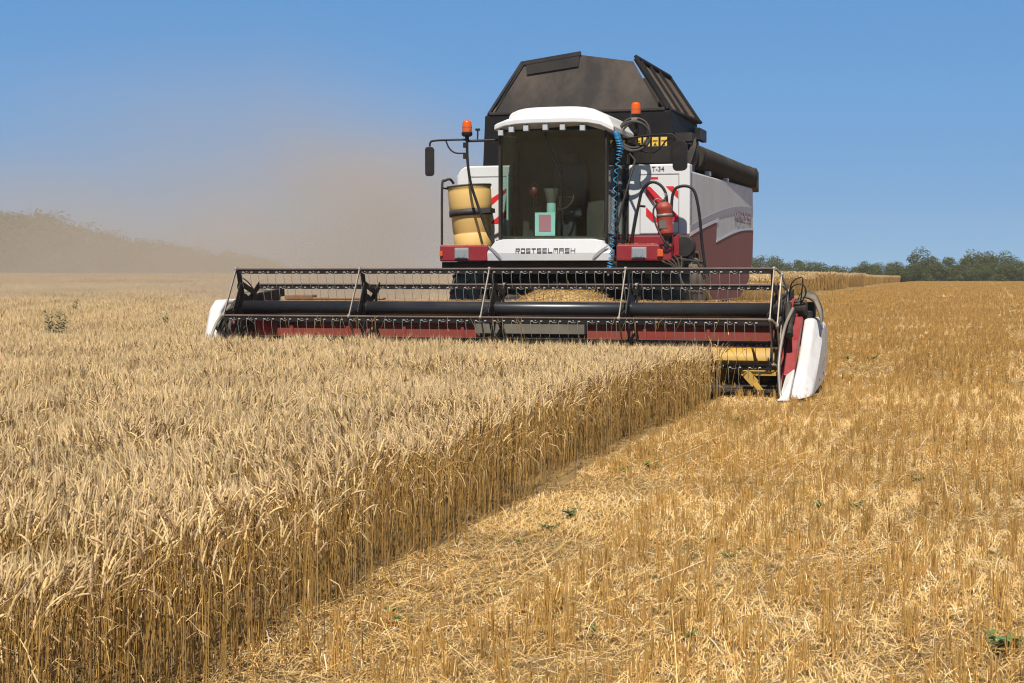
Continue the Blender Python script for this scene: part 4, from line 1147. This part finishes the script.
def scatter(name, meshes, P):
    """P rows: x y z rotz scale index.  One object whose geometry nodes place the meshes."""
    P = np.asarray(P, float)
    col = bpy.data.collections.new(name + '_source')
    for k, me in enumerate(meshes):
        col.objects.link(bpy.data.objects.new(f'{name}_source_{k:02d}', me))
    me = bpy.data.meshes.new(name); me.from_pydata(P[:, :3].tolist(), [], [])
    for nm, cidx, ty in (('rz', 3, 'FLOAT'), ('sc', 4, 'FLOAT')):
        me.attributes.new(nm, ty, 'POINT').data.foreach_set('value', P[:, cidx].astype(np.float32))
    me.attributes.new('ix', 'INT', 'POINT').data.foreach_set('value', P[:, 5].astype(np.int32))
    o = bpy.data.objects.new(name, me); C.objects.link(o)
    g = bpy.data.node_groups.new(name, 'GeometryNodeTree'); g.is_modifier = True
    g.interface.new_socket('Geometry', in_out='INPUT', socket_type='NodeSocketGeometry')
    g.interface.new_socket('Geometry', in_out='OUTPUT', socket_type='NodeSocketGeometry')
    N = g.nodes; Lk = g.links.new
    gi, go = N.new('NodeGroupInput'), N.new('NodeGroupOutput')
    ci = N.new('GeometryNodeCollectionInfo'); ci.inputs[0].default_value = col; ci.inputs['Separate Children'].default_value = True; ci.inputs['Reset Children'].default_value = True
    ip = N.new('GeometryNodeInstanceOnPoints'); ip.inputs['Pick Instance'].default_value = True
    def na(nm, ty):
        a = N.new('GeometryNodeInputNamedAttribute'); a.data_type = ty; a.inputs['Name'].default_value = nm; return a.outputs['Attribute']
    cx = N.new('ShaderNodeCombineXYZ'); Lk(na('rz', 'FLOAT'), cx.inputs[2])
    Lk(gi.outputs[0], ip.inputs['Points']); Lk(ci.outputs[0], ip.inputs['Instance']); Lk(na('ix', 'INT'), ip.inputs['Instance Index'])
    Lk(cx.outputs[0], ip.inputs['Rotation']); Lk(na('sc', 'FLOAT'), ip.inputs['Scale']); Lk(ip.outputs[0], go.inputs[0])
    mo = o.modifiers.new('scatter', 'NODES'); mo.node_group = g
    return o

# where the crop stands
U_EDGE = 2.87
def edge_u(v): return U_EDGE - 0.32 * np.exp(-((v + 6.3) / 3.6) ** 2) + 0.05 * np.sin(v * 1.9) + 0.04 * np.sin(v * 4.3 + 1)
def is_wheat(x, y):
    u, v = to_local(x, y)
    a = (v < -0.36) & (u < edge_u(v))
    b = (v >= -0.36) & (u < -3.62 + 2.2 * sstep(20, 50, v))
    return a | b
def visible(x, y, z=0.3, m=230):
    px = 512 + 1600 * x / np.maximum(y, .1)
    return (y > 2.2) & (px > -m - 900 / np.maximum(y, 1)) & (px < 1024 + m + 900 / np.maximum(y, 1))
rngn = np.random.default_rng(11)
def grid_points(size, v0, v1, u0, u1):
    """grid cells aligned with the crop rows, local coordinates"""
    us = np.arange(u0 + size / 2, u1, size); vs_ = np.arange(v0 + size / 2, v1, size)
    U_, V_ = np.meshgrid(us, vs_); return U_.ravel(), V_.ravel()
def make_rows(size, d0, d1, wheat, nvar, base_ix=0, jit=0.05):
    # align cells to the crop edge
    off = U_EDGE - math.ceil((U_EDGE + 140) / size) * size
    u, v = grid_points(size, -20, 175, off, 150 if d1 > 60 else 60)
    if wheat:
        vv = v
        u = u + (edge_u(vv) - U_EDGE) * (v < 0)
    x, y = to_world(u, v)
    d = np.hypot(x, y)
    k = visible(x, y) & (d >= d0) & (d < d1)
    u, v, x, y = u[k], v[k], x[k], y[k]
    k = is_wheat(x, y) if wheat else ~is_wheat(x, y)
    if wheat:   # whole cell must lie inside the crop at the edges
        for du, dv in ((size * .42, 0), (-size * .42, 0), (0, size * .42)):
            k &= is_wheat(*to_world(u + du, v + dv))
    u, v, x, y = u[k], v[k], x[k], y[k]
    n = len(x)
    x = x + rngn.normal(0, jit, n); y = y + rngn.normal(0, jit, n)
    rot = -TH + math.pi * rngn.integers(0, 2, n) if size < 3 else np.full(n, -TH)
    rot = rot + rngn.normal(0, 0.03, n)
    sc = 1.0 + rngn.normal(0, 0.035, n)
    nz = np.array([mnoise.noise(Vector((a * 0.35, b * 0.35, 0))) for a, b in zip(x, y)]) if n else np.zeros(0)
    sc = sc + nz * 0.07
    if wheat: sc = np.where((y > 62) & (u > -14), sc * (1 + 0.45 * (1 - sstep(75, 160, y))), sc)
    return np.c_[x, y, ground_z(x, y), rot, sc, base_ix + rngn.integers(0, nvar, n)], u, v

W0 = [wheat_patch(i, 0.5, 125, 0) for i in range(10)]
W1 = [wheat_patch(20 + i, 1.0, 440, 1) for i in range(5)]
W2 = [wheat_patch(40 + i, 2.0, 1100, 2) for i in range(4)]
p0, _, _ = make_rows(0.5, 0, 34, True, 10)
p1, _, _ = make_rows(1.0, 34, 62, True, 5, 10)
p2, _, _ = make_rows(2.0, 62, 175, True, 4, 15, 0.2)
# stray stems along the cut edge
def stray(i):
    rg = random.Random(4000 + i); sb = SB()
    for k in range(9): stalk(sb, rg, rg.uniform(-.10, .10), rg.uniform(-.25, .25), 0.60 * rg.uniform(.88, 1.05), 0, .10)
    return sb.mesh('wheat_stalks', M['straw'])
WS = [stray(i) for i in range(6)]
vs_ = np.arange(-15, -0.5, 0.32)
ue = edge_u(vs_) + rngn.normal(0.06, .07, len(vs_))
xs_, ys_ = to_world(ue, vs_)
ps = np.c_[xs_, ys_, ground_z(xs_, ys_), -TH + rngn.normal(0, .4, len(vs_)), 1 + rngn.normal(0, .06, len(vs_)), 19 + rngn.integers(0, 6, len(vs_))]
wheat = scatter('wheat_crop', W0 + W1 + W2 + WS, np.r_[p0, p1, p2, ps])
tag(wheat, 'ripe standing wheat, pale tan ears over golden stems, filling the left of the field', 'wheat', kind='stuff')

# stubble: four kinds of cell; pressed wheel tracks run with the rows
S0 = [stubble_patch(i, 0.8, 310, 1900, 0) for i in range(10)]
S0t = [stubble_patch(20 + i, 0.8, 170, 1900, 0, True) for i in range(5)]
S1 = [stubble_patch(40 + i, 0.8, 230, 420, 1) for i in range(6)]
S1t = [stubble_patch(60 + i, 0.8, 120, 480, 1, True) for i in range(4)]
S2 = [stubble_patch(80 + i, 0.8, 105, 34, 2) for i in range(6)]
S2t = [stubble_patch(90 + i, 0.8, 26, 90, 2, True) for i in range(4)]
def stub_rows(size, d0, d1, nn_, nt_, b0, bt):
    P, u, v = make_rows(size, d0, d1, False, nn_, b0, 0.04 * size)
    u, v = to_local(P[:, 0], P[:, 1])
    nz = np.array([mnoise.noise(Vector((a * 0.5, b * 0.12, 3.0))) + 0.7 * mnoise.noise(Vector((a * 0.9, b * 0.9, 7.0))) for a, b in zip(u, v)])
    tr = np.zeros(len(u), bool)
    for c0 in (3.35 + 0.05 * np.clip(v + 8, -6, 6), 6.2, 9.6, 12.1, 17.5, 20.0): tr |= np.abs(u - c0 - 0.12 * np.sin(v * .4)) < max(0.36, size * .4)
    tr &= rngn.random(len(u)) < np.where(u < 5, .5, .72)
    tr |= (nz + rngn.normal(0, .35, len(u))) > 0.85
    P[tr, 5] = bt + rngn.integers(0, nt_, tr.sum())
    P[:, 4] = 1.08 + rngn.normal(0, .03, len(P)) + np.clip(nz, -.3, .3) * -0.2
    return P
q0 = stub_rows(0.8, 0, 20, 10, 5, 0, 10)
q1 = stub_rows(0.8, 20, 52, 6, 4, 15, 21)
q2 = stub_rows(0.8, 52, 165, 6, 4, 25, 31)
stub = scatter('stubble', S0 + S0t + S1 + S1t + S2 + S2t, np.r_[q0, q1, q2])
tag(stub, 'golden cut stubble and loose straw covering the harvested right side of the field', 'stubble', kind='stuff')

# heap of cut straw riding on the feeder house behind the reel
rg = random.Random(8); sb = SB()
def heap_z(x, y): return 0.31 * max(0, 1 - (x / 0.78) ** 2) * max(0, 1 - (y / 0.42) ** 2) ** .5
nxy = [(x, y) for x in np.linspace(-.78, .78, 18) for y in np.linspace(-.42, .42, 8)]
sb.poly([(x, y, heap_z(x, y)) for x, y in nxy], [(i * 8 + j, i * 8 + j + 1, (i + 1) * 8 + j + 1, (i + 1) * 8 + j) for i in range(17) for j in range(7)], (0.5, 0.33, 0.13))
for k in range(2600):
    x, y = rg.uniform(-.76, .76), rg.uniform(-.4, .4); z = heap_z(x, y) + rg.uniform(0, .03)
    az, ti, ln = rg.uniform(0, 6.28), rg.gauss(0, .35), rg.uniform(.05, .22)
    d = np.array([math.cos(az) * math.cos(ti), math.sin(az) * math.cos(ti), math.sin(ti)]) * ln / 2; p = np.array([x, y, z])
    sb.ribbon([p - d, p, p + d], rg.uniform(.003, .007), (-math.sin(az), math.cos(az), rg.uniform(-.5, .5)), vary(rg, (0.5, 0.32, 0.12), .35))
wx, wy = to_world(0.40, 1.72)
hp_ = bpy.data.objects.new('straw_heap', sb.mesh('straw_heap', M['straw'])); C.objects.link(hp_)
hp_.location = (wx, wy, OZ + 0.93); hp_.rotation_euler = (0, 0, -TH)
tag(hp_, 'heap of cut straw piled behind the reel, below the white nose', 'straw heap')

# chaff lying on ledges and stems caught on the reel
rg = random.Random(21); sb = SB()
def bit(p, az, ti, ln, wd, c):
    d = np.array([math.cos(az) * math.cos(ti), math.sin(az) * math.cos(ti), math.sin(ti)]) * ln / 2; p = np.asarray(p, float)
    sb.ribbon([p - d, p + np.array([0, 0, .004]), p + d], wd, (-math.sin(az), math.cos(az), rg.uniform(-.3, .3)), c)
for k in range(900):
    bit((rg.uniform(-3.4, 3.4), rg.uniform(1.13, 1.29), 1.079 + rg.uniform(0, .012)), rg.uniform(0, 6.28), rg.gauss(0, .15), rg.uniform(.02, .12), rg.uniform(.003, .006), vary(rg, LIT, .3))
for x0, x1, y0, y1, z in ((-1.46, -.82, 2.21, 2.34, 1.814), (1.0, 1.72, 2.21, 2.34, 1.814), (-1.45, 1.7, 2.5, 3.05, 1.664), (-.7, .85, 2.3, 2.41, 1.889)):
    for k in range(130): bit((rg.uniform(x0, x1), rg.uniform(y0, y1), z + rg.uniform(0, .006)), rg.uniform(0, 6.28), rg.gauss(0, .1), rg.uniform(.015, .07), rg.uniform(.003, .006), vary(rg, LIT, .3))
sb.mesh('chaff', M['straw']); o = bpy.data.objects.new('chaff', bpy.data.meshes['chaff']); C.objects.link(o); o.parent = combine; tag(o, kind='stuff')
sb = SB()
for k in range(90):
    (v_, w_) = rg.choice(PINS[2:]); x = rg.uniform(-3.2, 3.2); ln = rg.uniform(.12, .38); a = rg.gauss(0, .5)
    top = np.array([x, v_ - .02, w_ + .012]); p1 = top + np.array([math.sin(a) * ln * .5, -.03, -ln * .45 * math.cos(a)]); p2 = p1 + np.array([math.sin(a) * ln * .4 + rg.gauss(0, .03), rg.gauss(0, .03), -ln * .4])
    back = top + np.array([-math.sin(a) * .05, .05, -.03])
    sb.tubes([back, top, p1, p2], [.002, .002, .002, .0015], vary(rg, STEM, .25), 3, a)
    if rg.random() < .6: sb.tubes([p2, p2 + (p2 - p1) * .25, p2 + (p2 - p1) * .5], [.003, .006, .001], vary(rg, HEAD, .2), 4, a)
sb.mesh('caught_straw', M['straw']); o = bpy.data.objects.new('caught_straw', bpy.data.meshes['caught_straw']); C.objects.link(o); o.parent = combine; tag(o, kind='stuff')

# ---------------------------------------------------------------- weeds
def ground_at(px, py):
    P = math.atan(66.5 / 1600); dx = (px - 512) / 1600; dz = (341.5 - py) / 1600
    d = Vector((dx, math.cos(P) + dz * math.sin(P), -math.sin(P) + dz * math.cos(P))); y = 3.0
    for _ in range(400):
        x = d.x / d.y * y; z = 1.6 + d.z / d.y * y
        if z <= gz(x, y): break
        y += 0.03 + y * 0.002
    return x, y
def weed_mesh(i, tall):
    rg = random.Random(300 + i); sb = SB()
    for s_ in range(rg.randint(3, 5) if not tall else 9):
        az = rg.uniform(0, 6.28); ln = rg.uniform(.05, .10) if not tall else rg.uniform(.62, .86)
        sp = 0.9 if not tall else 0.16
        base = np.zeros(3); tip = np.array([math.cos(az) * ln * sp, math.sin(az) * ln * sp, ln * (0.55 if not tall else 1)])
        mid = tip * .5 + np.array([0, 0, ln * .08])
        sb.tubes([base, mid, tip], [.003, .0025, .001], (0.07, 0.10, 0.035), 4)
        for k in range(14 if not tall else 34):
            tt = rg.uniform(.15, 1) if not tall else rg.uniform(.5, 1); p = base + tip * tt + np.array([0, 0, ln * .08 * math.sin(math.pi * tt)])
            a = rg.uniform(0, 6.28); l = rg.uniform(.022, .045) if not tall else rg.uniform(.03, .07); e = rg.uniform(-.3, .7)
            d = np.array([math.cos(a) * math.cos(e), math.sin(a) * math.cos(e), math.sin(e)]); sd_ = np.array([-math.sin(a), math.cos(a), rg.uniform(-.3, .3)])
            wd = l * (.34 if not tall else .2); c = vary(rg, (0.16, 0.25, 0.09) if not tall else (0.20, 0.23, 0.11), .3, .1)
            sb.poly([tuple(p), tuple(p + d * l * .35 + sd_ * wd), tuple(p + d * l * .75 + sd_ * wd * .7), tuple(p + d * l), tuple(p + d * l * .75 - sd_ * wd * .7), tuple(p + d * l * .35 - sd_ * wd)], [(0, 1, 2, 3, 4, 5)], c)
    return sb.mesh('weed', M['leaf'])
WM = [weed_mesh(i, False) for i in range(5)]; WT = [weed_mesh(20 + i, True) for i in range(3)]
rg = random.Random(3)
small = 'small green weed sprouting among the cut stubble'
spots = [(652, 474, 1.5, 'largest green weed in the stubble, a leafy rosette beside the standing wheat edge'), (571, 522, 1.2, 'dark green weed beside the pale straw trail below the wheat edge'),
         (998, 656, 1.5, 'green leafy weed in the bottom right corner of the stubble'), (713, 548, 1.1, 'bright green weed in the middle of the foreground stubble'),
         (958, 455, 1.0, small), (918, 486, 1.2, small), (858, 514, 1.0, small), (820, 512, .9, small), (733, 566, 1.0, small), (656, 586, .8, small), (684, 645, 1.0, small),
         (551, 536, 1.0, small), (628, 478, 1.1, small), (520, 550, .8, small), (390, 620, 1.0, small), (403, 630, .8, small), (593, 640, .7, small), (690, 560, .9, small), (848, 312, 2.0, small), (872, 303, 2.0, small), (735, 425, 1.0, small)]
for i, (px, py, sc, lb) in enumerate(spots):
    x, y = ground_at(px, py)
    o = bpy.data.objects.new('weed', WM[i % 5]); C.objects.link(o)
    o.location = (x, y, gz(x, y) + 0.025); o.rotation_euler = (0, 0, rg.uniform(0, 6.28)); o.scale = (sc * .72,) * 3
    tag(o, lb, 'weed', 'weeds in the stubble')
for i, (X_, Y_, sc, lb) in enumerate([(-6.1, 21.5, 1.15, 'tall bushy grey-green weed standing in the wheat at the far left'), (-5.2, 23.8, 1.0, 'slender green weed poking from the wheat left of the header'), (-8.2, 30.0, 1.05, 'faint small weed in the wheat beyond the others, under the dust')]):
    o = bpy.data.objects.new('wheat_weed', WT[i]); C.objects.link(o)
    o.location = (X_, Y_, gz(X_, Y_)); o.scale = (sc * (1.2 if i == 0 else .7), sc * 1.1, sc * .97)
    tag(o, lb, 'weed', 'weeds in the wheat')

# ---------------------------------------------------------------- trees beyond the field
def crown_mesh(i, n=5200):
    """unit crown: width about 1, height 1, lumpy, made of leaf-clump faces"""
    rg = random.Random(700 + i); sb = SB()
    lobes = []
    for k in range(16):
        a = rg.uniform(0, 6.28); rr = rg.uniform(0, .40); z = rg.uniform(.12, .84)
        lobes.append((rr * math.cos(a), rr * math.sin(a), z, rg.uniform(.13, .23) * (1.15 - .3 * abs(z - .5))))
    for k in range(n):
        L_ = rg.choice(lobes); u_ = rg.uniform(-1, 1); a = rg.uniform(0, 6.28); s_ = math.sqrt(1 - u_ * u_); r = L_[3] * rg.uniform(.55, 1.08)
        p = np.array([L_[0] + r * s_ * math.cos(a), L_[1] + r * s_ * math.sin(a), L_[2] + r * u_ * .9])
        n_ = np.array([s_ * math.cos(a), s_ * math.sin(a), u_ + .3]) + np.array([rg.gauss(0, .5), rg.gauss(0, .5), rg.gauss(0, .5)])
        t1 = np.cross(n_, [0.2, 0.5, 1]); t1 /= np.linalg.norm(t1) + 1e-9; t2 = np.cross(n_, t1); t2 /= np.linalg.norm(t2) + 1e-9
        s2 = rg.uniform(.012, .03); c = vary(rg, (0.078, 0.096, 0.020), .35, .1)
        sb.poly([tuple(p - t1 * s2), tuple(p + t2 * s2 * .7), tuple(p + t1 * s2), tuple(p - t2 * s2 * .6)], [(0, 1, 2, 3)], c)
    return sb.mesh('crown', M['leaf'])
CM = [crown_mesh(i) for i in range(6)]
tk = MB(); tk.tube([(0, 0, -.05), (0.01, 0, .2), (0.0, .01, .45), (.01, 0, .7)], [.022, .017, .012, .004], 7)
for k in range(5):
    a = k * 1.3; tk.tube([(0, 0, .22 + k * .07), (.13 * math.cos(a), .13 * math.sin(a), .4 + k * .07), (.22 * math.cos(a), .22 * math.sin(a), .5 + k * .07)], [.009, .006, .002], 5)
M['bark'] = paint('bark', (0.09, 0.07, 0.05), 0.9, 0.1)
trunk0 = tk.build('trunk', M['bark']); TRK = trunk0.data; bpy.data.objects.remove(trunk0)
def tree(px, top, wpx, d, mi, lb, grp=None, name='tree'):
    x = (px - 512) / 1600 * d; zt = 1.6 + (275 - top) / 1600 * d; zb = gz(x, d); h = (zt - zb) * 1.03; wd = wpx / 1600 * d
    o = empty(name, (x, d, zb), random.Random(px).uniform(0, 6.28)); o.scale = (wd, wd, h)
    tag(o, lb, 'tree', grp)
    for nm, me in (('crown', CM[mi % 6]), ('trunk', TRK)):
        c = bpy.data.objects.new(nm, me); C.objects.link(c); c.parent = o
low = 'low bushy tree in the green belt beyond the far wheat strip'
for i, (px, top, wd) in enumerate([(742, 259, 26), (753, 257, 30), (764, 257, 32), (775, 258, 30), (786, 258, 32), (797, 259, 30), (807, 261, 30), (817, 262, 30), (827, 264, 30), (836, 265, 28), (845, 267, 28), (854, 266, 28), (863, 264, 28), (872, 264, 28), (881, 264, 28), (889, 262, 28)]):
    tree(px, top, wd, 255 + (i * 37) % 40, i, low, 'low trees in the far belt')
big = [(872, 262, 30, 'small dark tree where the low belt meets the tall skyline clump'), (897, 261, 30, 'green tree on the shoulder of the skyline clump, next to the small dark tree'),
       (925, 249, 44, 'broad grey-green tree, second tallest on the skyline beyond the stubble'), (946, 256, 30, 'darker tree in the dip between the two tallest crowns'),
       (972, 247, 44, 'tallest tree on the skyline beyond the stubble'), (993, 255, 30, 'lower tree between the tallest crown and the rounded tree near the picture edge'),
       (1012, 252, 36, 'rounded tree beside the tree that the picture edge cuts off'), (1032, 256, 34, 'skyline tree cut off by the picture edge')]
for i, (px, top, wd, lb) in enumerate(big): tree(px, top, wd, 225 + (i * 29) % 30, i + 2, lb, 'tall trees on the right skyline')
for i, (px, top) in enumerate([(900, 266), (912, 264), (924, 265), (935, 263), (947, 265), (958, 264), (970, 265), (984, 263), (996, 265), (1007, 264), (1022, 264)]):
    tree(px, top, 34, 215 + i % 3 * 4, i, 'low shrub at the foot of the tall skyline trees, just above the stubble crest', 'shrubs under the skyline trees', 'shrub_tree')
# dusty wood far on the left: one mass
rg = random.Random(77); P_ = []
prof = [(-260, 206), (-120, 208), (0, 213), (30, 213), (60, 223), (100, 236), (150, 239), (175, 245), (200, 250), (260, 256), (330, 261), (420, 265), (520, 268), (760, 268)]
wood_src = []
for i in range(6): wood_src.append(CM[i])
for k in range(112):
    px = -260 + k * 4.8 + rg.uniform(-3, 3)
    top = np.interp(px, [a for a, _ in prof], [b for _, b in prof]) + rg.uniform(0, 5)
    d = 225 + rg.uniform(0, 40) - max(0, (300 - px)) * 0.10
    x = (px - 512) / 1600 * d; zb = gz(x, d) - 1.0; h = 1.6 + (275 - top) / 1600 * d - zb
    P_.append((x, d, zb, rg.uniform(0, 6.28), h * 1.06, rg.randrange(6)))
wood = scatter('distant_wood', wood_src, P_)
tag(wood, 'dim line of woodland behind the dust on the left horizon', 'wood', kind='stuff')

# ---------------------------------------------------------------- dust raised by the machine
def dust(name, loc, scale, dens, nscale, label, seed, rot=0.0):
    bm = bmesh.new(); bmesh.ops.create_icosphere(bm, subdivisions=3, radius=1)
    me = bpy.data.meshes.new(name); bm.to_mesh(me); bm.free()
    o = bpy.data.objects.new(name, me); C.objects.link(o); o.location = loc; o.scale = scale; o.rotation_euler = (0, 0, rot)
    m = bpy.data.materials.new(name); m.use_nodes = True; t = m.node_tree; N = t.nodes; N.clear(); Lk = t.links.new
    out = N.new('ShaderNodeOutputMaterial'); pv = N.new('ShaderNodeVolumePrincipled'); Lk(pv.outputs[0], out.inputs['Volume'])
    pv.inputs['Color'].default_value = (0.73, 0.62, 0.50, 1); pv.inputs['Anisotropy'].default_value = 0.0
    tc = N.new('ShaderNodeTexCoord')
    ln = N.new('ShaderNodeVectorMath'); ln.operation = 'LENGTH'; Lk(tc.outputs['Object'], ln.inputs[0])
    fo = N.new('ShaderNodeMapRange'); fo.interpolation_type = 'SMOOTHSTEP'; fo.inputs[1].default_value = 1.0; fo.inputs[2].default_value = 0.0; fo.inputs[3].default_value = 0; fo.inputs[4].default_value = 1
    Lk(ln.outputs['Value'], fo.inputs[0])
    mp = N.new('ShaderNodeMapping'); mp.inputs['Location'].default_value = (seed, seed * .7, 0); mp.inputs['Scale'].default_value = tuple(nscale * s_ for s_ in (scale[0], scale[1] * .6, scale[2] * 1.2)); Lk(tc.outputs['Object'], mp.inputs[0])
    nz = N.new('ShaderNodeTexNoise'); nz.inputs['Scale'].default_value = 1; nz.inputs['Detail'].default_value = 3; Lk(mp.outputs[0], nz.inputs['Vector'])
    mr = N.new('ShaderNodeMapRange'); mr.inputs[1].default_value = 0.32; mr.inputs[2].default_value = 0.68; mr.inputs[3].default_value = 0.12; mr.inputs[4].default_value = 1.75; Lk(nz.outputs['Fac'], mr.inputs[0])
    a = N.new('ShaderNodeMath'); a.operation = 'MULTIPLY'; Lk(fo.outputs[0], a.inputs[0]); Lk(mr.outputs[0], a.inputs[1])
    b = N.new('ShaderNodeMath'); b.operation = 'MULTIPLY'; Lk(a.outputs[0], b.inputs[0]); b.inputs[1].default_value = dens
    Lk(b.outputs[0], pv.inputs['Density'])
    me.materials.append(m)
    tag(o, label, 'dust', kind='stuff'); return o
dust('dust_cloud', (-7.5, 48, 0.5), (12, 19, 9.5), 0.085, 0.16, 'tall tan dust plume drifting away behind the combine, thinning into the sky', 3.0, -TH)
wx, wy = to_world(-5.2, 10.0)
dust('dust_cloud', (wx, wy, 1.0), (4.4, 7, 4.4), 0.30, 0.42, 'thick tan dust puff boiling up close beside the cab and barrel', 5.0, -TH)
dust('dust_cloud', (-38, 120, 0.0), (56, 64, 13), 0.021, 0.08, 'wide low veil of dust over the far field in front of the woodland', 9.0)

# ---------------------------------------------------------------- thin summer haze
hz = MB(); hz.box(-190, 190, -12, 330, -8, 12.5)
m = bpy.data.materials.new('haze'); m.use_nodes = True; t = m.node_tree; t.nodes.clear()
o_ = t.nodes.new('ShaderNodeOutputMaterial'); pv = t.nodes.new('ShaderNodeVolumePrincipled'); t.links.new(pv.outputs[0], o_.inputs['Volume'])
pv.inputs['Color'].default_value = (0.88, 0.89, 0.90, 1); pv.inputs['Density'].default_value = 0.00045; pv.inputs['Anisotropy'].default_value = 0.2
ho = hz.build('haze', m); tag(ho, 'thin pale summer haze over the whole field', 'haze', kind='stuff')
